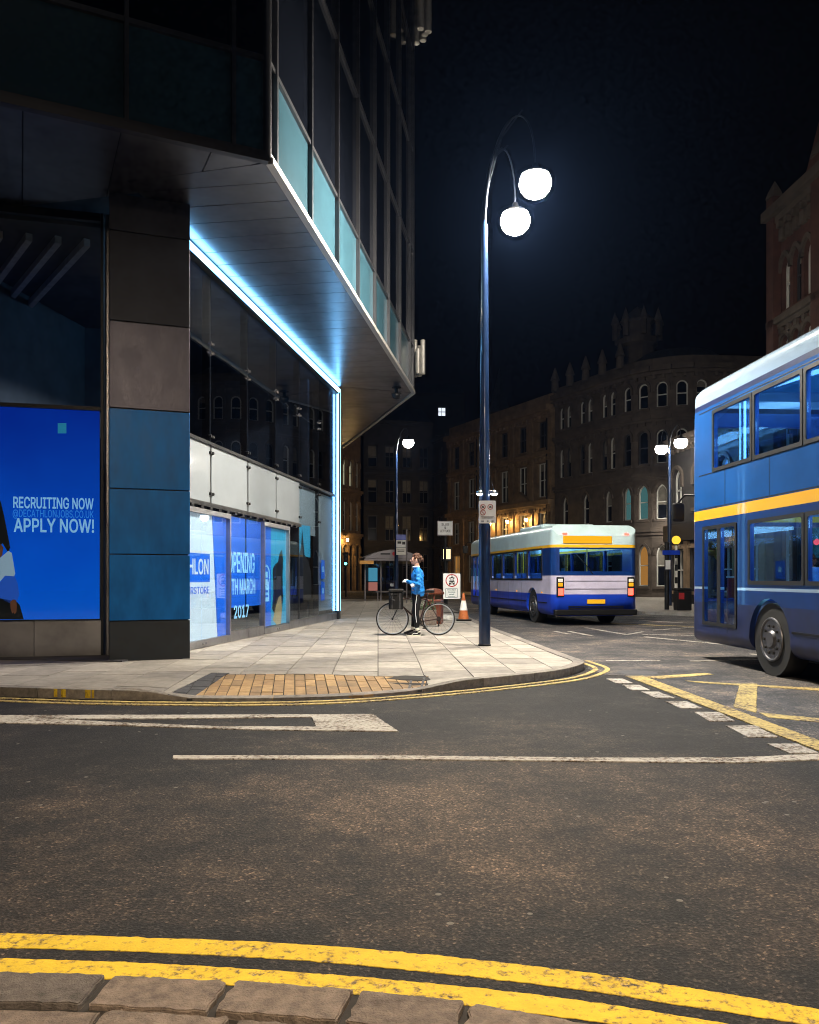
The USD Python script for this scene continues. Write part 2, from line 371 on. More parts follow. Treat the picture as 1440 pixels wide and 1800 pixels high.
# lane lines and hatching on the main street
for a, b, w in (((1065, 1162), (1160, 1162), .09), ((1215, 1163), (1330, 1160), .09), ((1320, 1150), (1440, 1167), .08), ((1030, 1104), (1102, 1116), .10), ((1102, 1116), (1130, 1111), .08),
                ((1130, 1116), (1330, 1119), .08), ((1135, 1120), (1290, 1135), .10), ((1150, 1108), (1235, 1102), .08), ((1235, 1102), (1310, 1112), .08), ((1125, 1091), (1200, 1095), .10), ((975, 1110), (1000, 1115), .1), ((1000, 1110), (1040, 1118), .1)):
    part(road, 'white_line', flat(LineString([G(*a), G(*b)]).buffer(w / 2, cap_style=2), 0, RZ), M['white_paint'])
for pts in ([(1060, 1096), (1200, 1101), (1320, 1107), (1440, 1113), (1560, 1118)],):
    part(road, 'yellow_line', flat(LineString([G(*p) for p in pts]).buffer(.05, cap_style=2), 0, RZ), M['pale_yellow_paint'])
# iron covers in the carriageway
for px, py, r in ((1120, 1183, .28), (985, 1420, .0)):
    if r:
        c = G(px, py)
        part(road, 'iron_cover', [lathe([(0, 0), (r, 0), (r, .006), (r - .02, .007), (0, .007)], 24, (c[0], c[1], 0))], M['dark_block'])

# ------------------------------------------------------------------ corner pavement
def drop(x, y):
    "how far the footway dips towards the crossing point"
    d = kl.distance(Point(x, y))
    along = np.clip((x + 3.05) / .7, 0, 1) * np.clip((.75 - x) / .8, 0, 1) * (1 if y < 11.5 else 0)
    s = along * along * (3 - 2 * along)
    return .075 * s * max(0, 1 - d / 1.9)
PZ = .10
def lay(m):
    v = m.vertices.copy()
    for i in range(len(v)): v[i, 2] -= drop(v[i, 0], v[i, 1])
    m.vertices = v
    return m
pave = thing('pavement', kind='structure')
foot = Polygon(list(map(tuple, KERB)) + [(-14, 9.0)]).buffer(0)
kerb_w = .17
inside = foot.difference(kl.buffer(kerb_w))
inside = max(getattr(inside, 'geoms', [inside]), key=lambda g: g.area)
base = trimesh.creation.extrude_polygon(inside.segmentize(.6), .05, engine='earcut')
tri = inside.buffer(-.001)
# footway bed: a fine grid so that it follows the dip
def grid_sheet(poly, z, step=.4):
    x0, y0, x1, y1 = poly.bounds; out = []
    for x in np.arange(x0, x1, step * 3):
        for y in np.arange(y0, y1, step * 3):
            c = sbox(x, y, x + step * 3, y + step * 3).intersection(poly)
            if c.area > 1e-5:
                e = ext(c.segmentize(step), .06, z - .06)
                if e is not None: out.append(e)
    return lay(trimesh.util.concatenate(out))
part(pave, 'footway_bed', grid_sheet(inside, PZ - .014), M['joint'])
ang = math.radians(2.2)
tact_zone = gpoly([(338, 1221), (398, 1189.5), (560, 1189), (700, 1190.5), (752, 1189.5), (746, 1206), (640, 1217), (470, 1222)], .06)
dark_zone = gpoly([(295, 1219), (372, 1186), (402, 1186.5), (338, 1221)], .07).difference(tact_zone.buffer(.004))
slabs = []
sw, sl, gap = .60, .76, .012
for i in range(-30, 14):
    for j in range(9, 66):
        x0 = i * sw; y0 = j * sl + (sl / 2 if i % 2 else 0)
        q = affinity.rotate(sbox(x0 + gap / 2, y0 + gap / 2, x0 + sw - gap / 2, y0 + sl - gap / 2), 2.2, origin=(0, 0))
        q = q.intersection(inside.buffer(-.006)).difference(tact_zone.buffer(.012)).difference(dark_zone.buffer(.012))
        for g in getattr(q, 'geoms', [q]):
            if g.geom_type == 'Polygon' and g.area > .012:
                slabs.append((math.hypot(g.centroid.x, g.centroid.y), g))
slabs.sort(key=lambda s: s[0])
def in_view(g):
    c = g.centroid
    if c.y < 1: return False
    px = CX + F * c.x / c.y
    shop = (c.x - (-3.76)) * .989 - (c.y - 14.06) * .147         # in front of the shop glass
    wall = (c.y - 12.6) - .243 * (c.x + 6.3)                       # in front of the poster wall
    return -60 < px < 1300 and (shop > -.2 if c.y > 13 else wall < .4 or c.x > -3.6)
near, rest = [], []
for d, g in slabs: (near if len(near) < 290 and in_view(g) else rest).append(g)
def slab_mesh(g, up=0.):
    t = ext(g.segmentize(.45), .03, PZ - .03 + up)
    return lay(t)
for g in near: part(pave, 'paving_slab', slab_mesh(g, rng.uniform(-.003, .002)), M[f'slab{rng.integers(4)}'])
part(pave, 'farther_paving_slabs', [slab_mesh(g, rng.uniform(-.003, .002)) for g in rest], M['slab0'], kind='stuff')
# buff crossing blocks, dark edging blocks
tg = np.array([G(338, 1221, .05), G(398, 1189.5, .08)])
e1 = tg[1] - tg[0]; e1 = e1 / np.linalg.norm(e1)
e1 = np.array([-.10, 1.0]); e1 /= np.linalg.norm(e1)
bw, bl = .128, .42
for zone, mats, (bw, bl) in ((tact_zone, ['tact0', 'tact1', 'tact2', 'tact3'], (.128, .44)), (dark_zone, ['dark_block'], (.2, .2))):
    x0, y0, x1, y1 = zone.bounds
    for i in range(int((x1 - x0 + 1) / bw) + 2):
        for j in range(int((y1 - y0 + 1) / bl) + 2):
            xa, ya = x0 - .4 + i * bw, y0 - .1 + j * bl + (.05 if i % 2 else 0)
            q = Polygon([(xa + .006, ya + .005), (xa + bw - .006, ya + .005), (xa + bw - .006, ya + bl - .005), (xa + .006, ya + bl - .005)])
            q = affinity.skew(q, xs=-8, origin=(x0, y0)).intersection(zone)
            if q.geom_type == 'Polygon' and q.area > .004:
                part(pave, 'crossing_block', lay(ext(q, .03, PZ - .03 + rng.uniform(-.004, .002))), M[mats[rng.integers(len(mats))]])
# kerb stones
pos, stones = 0.0, 0
inner_l = kl.parallel_offset(kerb_w, 'left', join_style=1)
while pos < kl.length - .5:
    p = kl.interpolate(pos); ln = .9 if p.y < 20 else 1.8
    seg = [kl.interpolate(pos + .006 + (ln - .012) * t) for t in np.linspace(0, 1, 5)]
    out = np.array([(s.x, s.y) for s in seg]); d = np.gradient(out, axis=0); d /= np.linalg.norm(d, axis=1, keepdims=True)
    nrm = np.stack([-d[:, 1], d[:, 0]], 1)
    g = Polygon(np.vstack([out, (out + nrm * (kerb_w - .006))[::-1]])).buffer(0)
    if p.y < 46 and p.x > -9:
        m = ext(g, .22, PZ - .215)
        v = m.vertices.copy()
        for i in range(len(v)):
            if v[i, 2] > 0: v[i, 2] -= drop(v[i, 0], v[i, 1])
        m.vertices = v
        part(pave, 'kerb_stone', m, M[f'kerb{rng.integers(3)}'])
    pos += ln
# yellow loading marks on the kerb face and top
for px in (112, 160):
    c = kl.interpolate(kl.project(Point(*G(px, 1227)))); s = kl.project(Point(c.x, c.y))
    a, b = kl.interpolate(s - .09), kl.interpolate(s + .09)
    d = np.array([b.x - a.x, b.y - a.y]); d /= np.linalg.norm(d); nn = np.array([-d[1], d[0]])
    P = np.array([a.x, a.y]); Q = np.array([b.x, b.y])
    g = Polygon([P - nn * .003, Q - nn * .003, Q + nn * .10, P + nn * .10])
    part(pave, 'yellow_kerb_mark', ext(rough_edges(g, .006, .04), .09, PZ - .086), M['yellow_paint'])
# drain/inspection frames cut into the footway
for q in ([(722, 1189), (748, 1189), (742, 1206), (716, 1207)],):
    g = gpoly(q, .08)
    part(pave, 'cover_frame', lay(flat(g.difference(g.buffer(-.03)), PZ - .02, PZ + .004)), M['dark_block'])

# ------------------------------------------------------------------ near pavement: granite setts at the bottom edge of the picture
nearp = thing('near_pavement', kind='structure')
edge_px = [(-420, 1722), (-200, 1728), (0, 1735), (250, 1742), (500, 1757), (700, 1776), (870, 1797), (1100, 1840), (1400, 1905), (1900, 2050)]
NEAR = smooth_line([G(*p) for p in edge_px], 6)
nl = LineString(NEAR)
part(nearp, 'footway_bed', ext(Polygon(list(map(tuple, NEAR)) + [(14, -.5), (14, -8), (-14, -8), (-14, 1)]).buffer(0).buffer(-.02), .1, -.06), M['joint'])
for row in range(6):
    off = .012 + row * .215; pos = .1 * (row % 2)
    while pos < nl.length - .4:
        ln = rng.uniform(.34, .44)
        seg = [nl.interpolate(pos + .008 + (ln - .016) * t) for t in np.linspace(0, 1, 4)]
        out = np.array([(s.x, s.y) for s in seg]); d = np.gradient(out, axis=0); d /= np.linalg.norm(d, axis=1, keepdims=True)
        nrm = np.stack([d[:, 1], -d[:, 0]], 1)
        g = Polygon(np.vstack([out + nrm * off, (out + nrm * (off + .202))[::-1]])).buffer(0)
        g = g.buffer(-.017).buffer(.010, quad_segs=2)
        g = rough_edges(g, .003, .035)
        if g.geom_type == 'Polygon' and g.area > .02:
            z = .055 + rng.uniform(-.006, .006)
            lo = ext(g, z + .05, -.05); hi = ext(g.buffer(-.005), .004, z)
            part(nearp, 'granite_sett', [lo, hi], M[f'sett{rng.integers(3)}'])
        pos += ln

# ------------------------------------------------------------------ pavement across the main street
farp = thing('far_pavement', kind='structure')
FAR = [(14.5, -12), (13.0, 6), (12.8, 22), (12.3, 25.8), (10.5, 27.6), (8.4, 29.6), (7.6, 33), (7.4, 40), (6.2, 50), (2.9, 64), (-2, 72), (-26, 73), (-60, 70), (-60, 140), (120, 140), (120, -12)]
fp = Polygon(FAR)
part(farp, 'footway', ext(fp.buffer(-.16), .11, 0), M['slab1'])
fl = LineString(FAR[:12]); pos = 0
while pos < fl.length - 1:
    a, b = fl.interpolate(pos + .01), fl.interpolate(pos + 1.79)
    g = LineString([(a.x, a.y), (b.x, b.y)]).buffer(.15, cap_style=2, single_sided=True).intersection(fp)
    if a.y > 15 and a.y < 70 and g.area > .01: part(farp, 'kerb_stone', ext(g, .12, 0), M[f'kerb{rng.integers(3)}'])
    pos += 1.8
# ------------------------------------------------------------------ glass corner building
SZ = 7.10                                                       # underside of the overhang
C = np.array([-1.97, 11.34]); D = np.array([.09, 25.5]); Ee = np.array([-4.96, 9.92]); Fb = np.array([-3.0, 36.3])
eu = (C - Ee) / np.linalg.norm(C - Ee)
E2 = Ee - eu * 5.5
UP = Plane(C, D); LF = Plane(E2, C); BK = Plane(D, Fb)
P0 = np.array([-3.76, 14.06]); P1 = np.array([-2.19, 24.66])
su = (P1 - P0) / np.linalg.norm(P1 - P0)
S0 = P0 - su * 2.0
SH = Plane(S0, P1)
sx = SH.at
office = thing('corner_building', 'dark glass corner office building with blue light strip under its overhang', 'building', kind=None)
TOP = 23.0
levels = [SZ + .12, 8.52, 11.5, 14.6, 17.7, 20.8, TOP]
def curtain(pl, cols, lit=True):
    "curtain wall: spandrel band, dark panes, mullions and transoms"
    cols = [0.] + [c for c in cols if .05 < c < pl.L - .05] + [pl.L]
    for k in range(len(levels) - 1):
        for a, b in zip(cols[:-1], cols[1:]):
            nm, mt = ('spandrel_panel', M['teal']) if k == 0 else ('window_pane', M['dark_glass'])
            part(office, nm, pl.box(a + .03, b - .03, levels[k] + .04, levels[k + 1] - .04, -.06, -.02), mt)
    for c in cols[1:-1]:
        part(office, 'mullion', pl.box(c - .028, c + .028, SZ + .1, TOP, -.08, .055), M['mull'])
    for z in levels[1:]:
        for a, b in zip(cols[:-1], cols[1:]):
            part(office, 'transom', pl.box(a + .029, b - .029, z - .035, z + .035, -.08, .03), M['mull'])
    part(office, 'edge_trim', [pl.box(0, pl.L, SZ - .03, SZ + .06, -.02, .09), pl.box(0, pl.L, SZ + .061, SZ + .13, -.02, .05)], M['trim'] if lit else M['mull'])  # darker metal where unlit: shade put into the trim colour
curtain(UP, [.32 + 1.9 * k for k in range(8)])
curtain(LF, sorted(LF.at(x) for x in (-330, 30 - 170, 222, 410)), lit=False)
curtain(BK, [1.9 * k for k in range(1, 6)])
part(office, 'corner_post', cyl((*C, SZ), (*C, TOP), .06), M['mull'])
part(office, 'corner_post', cyl((*D, SZ), (*D, TOP), .07), M['mull'])
# dark core behind the curtain wall
core = Polygon([E2, C, D, Fb, Fb + np.array([-14, 2]), E2 + np.array([-10, 6])]).buffer(-.14)
part(office, 'inner_structure', ext(core, TOP - SZ - .3, SZ + .25), M['interior'])
# soffit planks
inn = SH.A[:2] + su * .2
mit_near = inn + (inn - C) * 2.0
mit_far = P1 + (P1 - D) * .9
street_zone = Polygon([C, D, P1 - np.array([.06, 0]), S0 - su * .2 - np.array([.05, 0])]).buffer(-.03)
left_zone = Polygon([E2, C, inn, inn + np.array([-9, 2.0]), E2 + np.array([-2, 4])]).buffer(-.03).difference(street_zone.buffer(.01))
far_zone = Polygon([D, Fb, Fb + np.array([-6, 0]), P1 + np.array([-5, 6]), P1]).buffer(-.03).difference(street_zone.buffer(.01))
for zone, pl, wd, depth in ((street_zone, UP, .58, 7), (left_zone, LF, 1.15, 9), (far_zone, BK, .42, 7)):
    k = -4 * wd
    while k < pl.L + 9:
        a = pl.A[:2] + pl.u[:2] * (k + .008); b = pl.A[:2] + pl.u[:2] * (k + wd - .008); n_ = -pl.w[:2] * depth
        g = Polygon([a - n_ * .3, b - n_ * .3, b + n_, a + n_]).intersection(zone)
        for q in getattr(g, 'geoms', [g]):
            if q.geom_type == 'Polygon' and q.area > .01:
                part(office, 'soffit_plank', ext(q, .03, SZ + rng.uniform(0, .0015)), M['alu'])
        k += wd
part(office, 'soffit_backing', ext(unary_union([street_zone.buffer(.04), left_zone.buffer(.04), far_zone.buffer(.04)]).buffer(.01).buffer(-.03), .03, SZ + .045), M['frame'])
# light strips: along the top of the shop glass and down its far corner
a0, a1 = SH.at(330), SH.L
part(office, 'light_strip', SH.box(a0 - .4, a1 - .02, SZ - .17, SZ - .06, .02, .08), M['led'])
part(office, 'light_strip', SH.box(a1 - .125, a1 - .075, .35, SZ - .2, .03, .08), M['led'])
part(office, 'light_strip', SH.box(a1 + .06, a1 + .125, .35, SZ - .06, .0, .08), M['led'])
part(office, 'strip_channel', [SH.box(a0 - .4, a1, SZ - .265, SZ - .205, -.02, .08), SH.box(a1 - .055, a1 + .055, .1, SZ - .18, -.05, .09), SH.box(a1 + .165, a1 + .25, .1, SZ - .02, -.1, .06)], M['frame'])
# shop glazing
zband, zdoor, zhead = SH.vz(333, 765), SH.vz(333, 881), SH.vz(333, 892)
cols = [sx(300), sx(371), sx(436), sx(486), sx(527), sx(561), SH.L - .16]
post_w = .035
for i, (a, b) in enumerate(zip(cols[:-1], cols[1:])):
    zs = [zband + .03, 5.45, SZ - .24]
    for z0, z1 in zip(zs[:-1], zs[1:]):
        part(office, 'shop_glass', SH.box(a + .012, b - .012, z0 + .008, z1 - .008, -.012, 0), M['dark_pane'])
    if i < 4:
        part(office, 'white_panel', SH.box(a + post_w, b - post_w, zdoor + .05, zband - .03, -.03, -.004), M['white_panel'])
    else:
        part(office, 'shop_glass', SH.box(a + .012, b - .012, .30, zband - .03, -.012, 0), M['shop_glass'])
for i, c in enumerate(cols[1:-1]):
    p = part(office, 'glazing_post', SH.box(c - .03, c + .03, zdoor if i < 3 else .3, SZ - .24, -.16, -.014) if i else SH.box(c - .03, c + .03, zdoor, SZ - .24, -.16, -.014), M['frame'])
    for z in (zband + .14, zband - .16, zdoor + .22, 5.45, 5.62):
        part(p, 'bolt_fitting', [SH.cyl((c + d, z, -.02), (c + d, z, .035), .028) for d in (-.06, .06)] + [SH.box(c - .06, c + .06, z - .018, z + .018, .002, .016)], M['chrome'] if z > 5 else M['frame'])
part(office, 'band_rail', SH.box(cols[0], SH.L - .16, zband - .03, zband + .03, -.1, .03), M['frame'])
lintel = part(office, 'door_track', SH.box(cols[0], cols[4], zdoor - .03, zdoor + .045, -.12, .05), M['frame'])
for k in range(22):
    u = cols[0] + .3 + k * .42
    if u < cols[4] - .1: part(lintel, 'track_bracket', SH.box(u, u + .12, zdoor - .075, zdoor - .032, -.02, .045), M['frame'])
# left sliding door, fixed bays, second door
def door(u0, u1, zb, name='door'):
    p = part(office, name, [SH.box(u0, u1, zdoor - .17, zdoor - .08, -.09, .03), SH.box(u0, u0 + .05, zb, zdoor - .17, -.09, .03), SH.box(u1 - .06, u1, zb, zdoor - .17, -.09, .03), SH.box(u0 + .05, u1 - .06, zb, zb + .13, -.09, .03)], M['steel'])
    mid = (u0 + u1) / 2
    part(p, 'door_pane', SH.box(u0 + .05, mid - .006, zb + .13, zdoor - .17, -.03, -.018), M['shop_glass'])
    part(p, 'door_pane', SH.box(mid + .006, u1 - .06, zb + .13, zdoor - .17, -.03, -.018), M['shop_glass'])
    part(p, 'lock', [SH.cyl((mid + d, zb + .065, .03), (mid + d, zb + .065, .045), .022) for d in (-.07, .07)], M['chrome'])
    return p
d1 = (sx(300), sx(404)); d2 = (sx(463), sx(508))
door(*d1, .11); door(*d2, .11)
for a, b in ((d1[1] + .01, cols[2] - .012), (cols[2] + .012, d2[0] - .01), (d2[1] + .01, cols[4] - .012)):
    part(office, 'shop_glass', SH.box(a, b, .30, zdoor - .04, -.03, -.018), M['shop_glass'])
    part(office, 'plinth', SH.box(a - .005, b + .005, .08, .295, -.1, .02), M['steel'])
part(office, 'plinth', SH.box(cols[4] - .005, SH.L - .06, .08, .295, -.1, .02), M['steel'])
# interior
inr = [SH.A[:2] - SH.w[:2] * .2, P1 - SH.w[:2] * .2 - su * .1, P1 - SH.w[:2] * 4.2 - su * 1.5, SH.A[:2] - SH.w[:2] * 4.2]
part(office, 'interior_wall', SH.box(2.6, SH.L - 1.2, .1, SZ, -4.4, -4.2), M['interior'])
part(office, 'interior_wall', SH.box(SH.L - 1.1, SH.L - .9, .1, SZ, -4.2, -.6), M['interior'])
part(office, 'interior_floor', ext(Polygon(inr), .02, .1), M['interior'])
part(office, 'interior_floor', SH.box(3.4, SH.L - 1.2, zband + .05, zband + .25, -4.2, -1.5), M['interior'])
RB = Plane(BK.A[:2], BK.A[:2] + BK.u[:2])
part(office, 'return_wall', ext(LineString([P1 + np.array([-.25, .12]), P1 + BK.u[:2] * 11 - np.array([.25, 0])]).buffer(.1), SZ - .1, .08), M['dark_glass'])

# pillar with stacked cladding panels
A_, B_ = np.array([(192 - CX) / F * 12.2, 12.2]), np.array([(334 - CX) / F * 12.6, 12.6])
PL = Plane(A_, B_)
pil = part(office, 'pillar', [PL.box(.03, PL.L - .03, .08, SZ - .005, -.9, -.03)], M['frame'])
jy = [1163, 1092, 974, 858, 716, 562, 403, 310]
jz = [PL.vz(192, y) for y in jy]; jz[0] = .085; jz[-1] = SZ - .004
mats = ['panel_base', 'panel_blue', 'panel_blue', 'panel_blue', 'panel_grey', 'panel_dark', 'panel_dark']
labs = ['dark base panel', 'metal panel with painted reflection', 'metal panel with painted reflection', 'metal panel with painted reflection', 'stained grey metal panel', 'dark upper panel', 'dark upper panel']
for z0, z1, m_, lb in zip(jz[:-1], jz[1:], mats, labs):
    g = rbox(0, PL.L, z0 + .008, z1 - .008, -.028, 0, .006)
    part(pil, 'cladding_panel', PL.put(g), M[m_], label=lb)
    part(pil, 'side_panel', PL.box(PL.L - .029, PL.L - .002, z0 + .008, z1 - .008, -.88, -.03), M['panel_dark'])
# left window wall with the poster
W0, W1 = np.array([(0 - CX) / F * 12.6, 12.6]), np.array([(182 - CX) / F * 12.97, 12.97])
wu = (W1 - W0) / np.linalg.norm(W1 - W0)
LW = Plane(W0 - wu * 3.0, W1)
zp0, zp1 = LW.vz(0, 1090), LW.vz(0, 714)
ur = LW.at(177)
part(office, 'base_panel', LW.box(0, LW.at(60) - .01, .08, zp0 - .02, -.06, -.02), M['steel'])
part(office, 'base_panel', LW.box(LW.at(60), ur, .08, zp0 - .02, -.06, -.02), M['steel'])
part(office, 'window_frame', [LW.box(ur + .005, LW.L, .08, SZ, -.2, .03), LW.box(0, ur, zp1 + .002, zp1 + .06, -.08, .02), LW.box(0, ur, zp0 - .018, zp0 - .002, -.08, .01), LW.box(0, ur, SZ - .12, SZ, -.08, .02)], M['frame'])
part(office, 'corner_tube', tube([tuple(LW.A + LW.u * (LW.L + .06) + LW.w * .0 + np.array([0, 0, z])) for z in (.1, 2, 4, SZ - .01)], .035), M['steel'])
part(office, 'window_pane', LW.box(0, ur - .01, zp1 + .062, SZ - .122, -.05, -.035), M['shop_glass'])
part(office, 'interior_wall', LW.box(-1, LW.L - .1, .1, SZ, -6.2, -6.0), M['interior'])
part(office, 'interior_ceiling', LW.box(-1, LW.L + .2, SZ - .1, SZ - .02, -6.0, -.3), M['interior'])
bd = np.array([math.sin(math.radians(-37.6)), math.cos(math.radians(-37.6))])
for k in range(8):
    s_ = LW.A[:2] + LW.u[:2] * (1.1 + k * .44) - LW.w[:2] * .6
    e_ = s_ + bd * 5.0
    z_ = SZ - .3
    part(office, 'ceiling_batten', ext(LineString([s_, e_]).buffer(.05, cap_style=2), .12, z_), M['batten'])
# projecting metal tubes at the far corner
for zlo, zhi, sc in ((SZ + .55, SZ + 1.3, 1.), (18.2, 20.2, 1.5)):
    for k, (du, dw) in enumerate(((-.25, .2), (.0, .26), (.22, .2), (-.1, .34), (.3, .05))):
        p = UP.A + UP.u * (UP.L + du * sc * .8) + UP.w * dw * sc
        part(office, 'corner_tube', cyl((p[0], p[1], zlo), (p[0], p[1], zhi + .1 * k), .07 * sc), M['trim'])

# security camera under the overhang
p = V(697, 696, 24.8); p[2] = SZ
sc_ = thing('security_camera', 'black dome camera hanging under the far end of the overhang', 'camera', p)
part(sc_, 'mount', [cyl((0, 0, -.18), (0, 0, 0), .05), cyl((0, 0, -.02), (0, 0, 0), .14)], M['black'])
part(sc_, 'dome', lathe([(0, -.36), (.10, -.33), (.14, -.25), (.15, -.18), (.0, -.17)], 20), M['black'], True)

# ------------------------------------------------------------------ posters behind the glass, a faint glow put into their prints
M['p_blue'] = pbr('poster_blue', (.010, .115, .56), .35, var=.12, scale=.8, emis=(.005, .11, .60), estr=.55)
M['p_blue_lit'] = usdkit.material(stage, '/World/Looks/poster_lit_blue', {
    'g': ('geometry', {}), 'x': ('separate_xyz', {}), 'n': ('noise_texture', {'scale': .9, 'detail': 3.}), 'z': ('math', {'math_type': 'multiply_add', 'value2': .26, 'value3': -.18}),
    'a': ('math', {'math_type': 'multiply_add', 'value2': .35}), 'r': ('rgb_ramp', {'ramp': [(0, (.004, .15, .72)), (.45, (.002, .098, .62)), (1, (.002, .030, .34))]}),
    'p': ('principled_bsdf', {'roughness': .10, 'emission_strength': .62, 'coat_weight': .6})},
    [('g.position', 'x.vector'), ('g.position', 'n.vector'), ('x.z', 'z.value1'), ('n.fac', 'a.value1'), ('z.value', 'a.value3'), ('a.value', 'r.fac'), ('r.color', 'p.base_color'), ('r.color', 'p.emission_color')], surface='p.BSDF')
M['p_cyan'] = pbr('poster_cyan', (.02, .30, .48), .35, emis=(.02, .30, .48), estr=.45)
M['p_letter'] = pbr('poster_lettering', (.30, .55, .72), .3, emis=(.25, .50, .70), estr=.75)
M['p_pale'] = pbr('poster_pale_grey', (.60, .63, .66), .4, emis=(.55, .62, .70), estr=.38)
M['p_thin'] = pbr('poster_thin_lettering', (.03, .26, .68), .3, emis=(.03, .25, .66), estr=.7)
M['p_skin'] = pbr('poster_skin', (.20, .062, .025), .5, emis=(.20, .062, .025), estr=.3)
M['p_dark'] = pbr('poster_dark', (.012, .011, .014), .5)
M['p_shirt'] = pbr('poster_shirt', (.45, .58, .68), .5, emis=(.45, .58, .68), estr=.35)
M['p_sleeve'] = pbr('poster_sleeve', (.02, .10, .50), .5, emis=(.02, .10, .50), estr=.5)
M['p_tan'] = pbr('poster_tan', (.42, .30, .14), .5, emis=(.42, .30, .14), estr=.2)
def printed(plane, pts, w, m, d=.002): return plane.poly([plane.uv(*p) for p in pts], w, w + d)
part(office, 'window_pane', LW.box(0, ur - .01, zp0, zp1, -.026, -.016), M['shop_glass'])
po = thing('window_poster', 'large glowing blue recruiting poster filling the window left of the pillar', 'poster')
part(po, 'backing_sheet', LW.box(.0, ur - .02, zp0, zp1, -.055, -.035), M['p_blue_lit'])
def fit_text(parent, plane, txt, px0, px1, ybase, ytop, m, w, bold=True, name='lettering'):
    u0, u1 = plane.at(px0), plane.at(px1); zb = plane.vz(px0, ybase); h = plane.vz(px0, ytop) - zb
    part(parent, name, plane.text(txt, u0, zb, h, w, width=u1 - u0, bold=bold), m)
fit_text(po, LW, 'RECRUITING NOW', 21, 164, 892, 873, M['p_letter'], -.034)
fit_text(po, LW, '@DECATHLONJOBS.CO.UK', 21, 164, 908, 895, M['p_thin'], -.034, False)
fit_text(po, LW, 'APPLY NOW!', 23, 165, 934, 911, M['p_letter'], -.034)
part(po, 'pale_square', printed(LW, [(101, 743), (116, 743), (116, 761), (101, 761)], -.034, None), M['p_cyan'])
for nm, m_, pts in (
    ('printed_skirt', 'p_dark', [(-30, 1089), (41, 1089), (34, 1064), (28, 1057), (0, 1052), (-30, 1050)]),
    ('printed_sleeve', 'p_sleeve', [(-5, 1030), (8, 1012), (24, 1011), (30, 1025), (33, 1045), (28, 1060), (20, 1062), (5, 1055), (-5, 1050)]),
    ('printed_shirt', 'p_shirt', [(-6, 985), (6, 975), (14, 968), (20, 972), (26, 1008), (24, 1013), (8, 1012), (-2, 1024)]),
    ('printed_hair', 'p_dark', [(-30, 880), (0, 880), (6, 905), (11, 930), (17, 962), (14, 972), (4, 955), (-4, 960), (-30, 960)]),
    ('printed_hand', 'p_skin', [(17, 1058), (22, 1054), (27, 1055), (29, 1064), (28, 1076), (25, 1080), (23, 1076), (21, 1079), (18, 1070)]),
    ('printed_face', 'p_skin', [(-20, 958), (0, 956), (5, 962), (3, 976), (-4, 984), (-20, 990)])):
    part(po, nm, printed(LW, pts, -.033 + .0021 * (nm in ('printed_shirt', 'printed_face', 'printed_hand')), None), M[m_])
# shop door poster: white with a slanted blue edge
pw = -.05
po = thing('window_poster', 'white door poster with blue logo box and slanted blue edge', 'poster')
part(po, 'backing_sheet', SH.poly([(d1[0] + .06, .25), SH.uv(386.5, 1127), SH.uv(376.7, 903), (d1[0] + .06, zdoor - .18)], pw, pw + .004), M['p_pale'])
part(po, 'blue_edge', SH.poly([SH.uv(387, 1127), (d1[1] - .07, .25), (d1[1] - .07, zdoor - .18), SH.uv(377.2, 903)], pw, pw + .004), M['p_blue'])
bu = (sx(336) - .95, sx(373))
part(po, 'logo_box', SH.poly([(bu[0], SH.vz(373, 1023)), (bu[1], SH.vz(373, 1023)), (bu[1], SH.vz(373, 974)), (bu[0], SH.vz(373, 974))], pw + .005, pw + .007), M['p_blue'])
lz = SH.vz(371, 1009)
part(po, 'lettering', SH.text('DECATHLON', sx(371) - 2.02, lz, SH.vz(371, 984) - lz, pw + .008, width=2.0, bold=True), M['p_pale'])
lz = SH.vz(371, 1043)
part(po, 'lettering', SH.text('SUPERSTORE', sx(372) - 1.42, lz, SH.vz(371, 1031) - lz, pw + .008, width=1.41), M['p_blue'])
# opening notice
po = thing('window_poster', 'blue opening notice in pale capitals between the two shop doors', 'poster')
u0, u1 = d1[1] + .03, d2[0] - .03
um = cols[2]
for a, b in ((u0, um - .04), (um + .04, u1)):
    part(po, 'backing_sheet', SH.box(a, b, .75, zdoor - .1, pw, pw + .004), M['p_blue'])
for t, yb, yt, a, b in (('OPENING', 1006, 972, sx(398), sx(451)), ('8TH MARCH', 1044, 1018, sx(392), sx(452)), ('2017', 1085, 1064, sx(414), sx(441))):
    zb = SH.vz(430, yb)
    part(po, 'lettering', SH.text(t, max(a, u0), zb, SH.vz(430, yt) - zb, pw + .005, width=b - max(a, u0), bold=True), M['p_letter'])
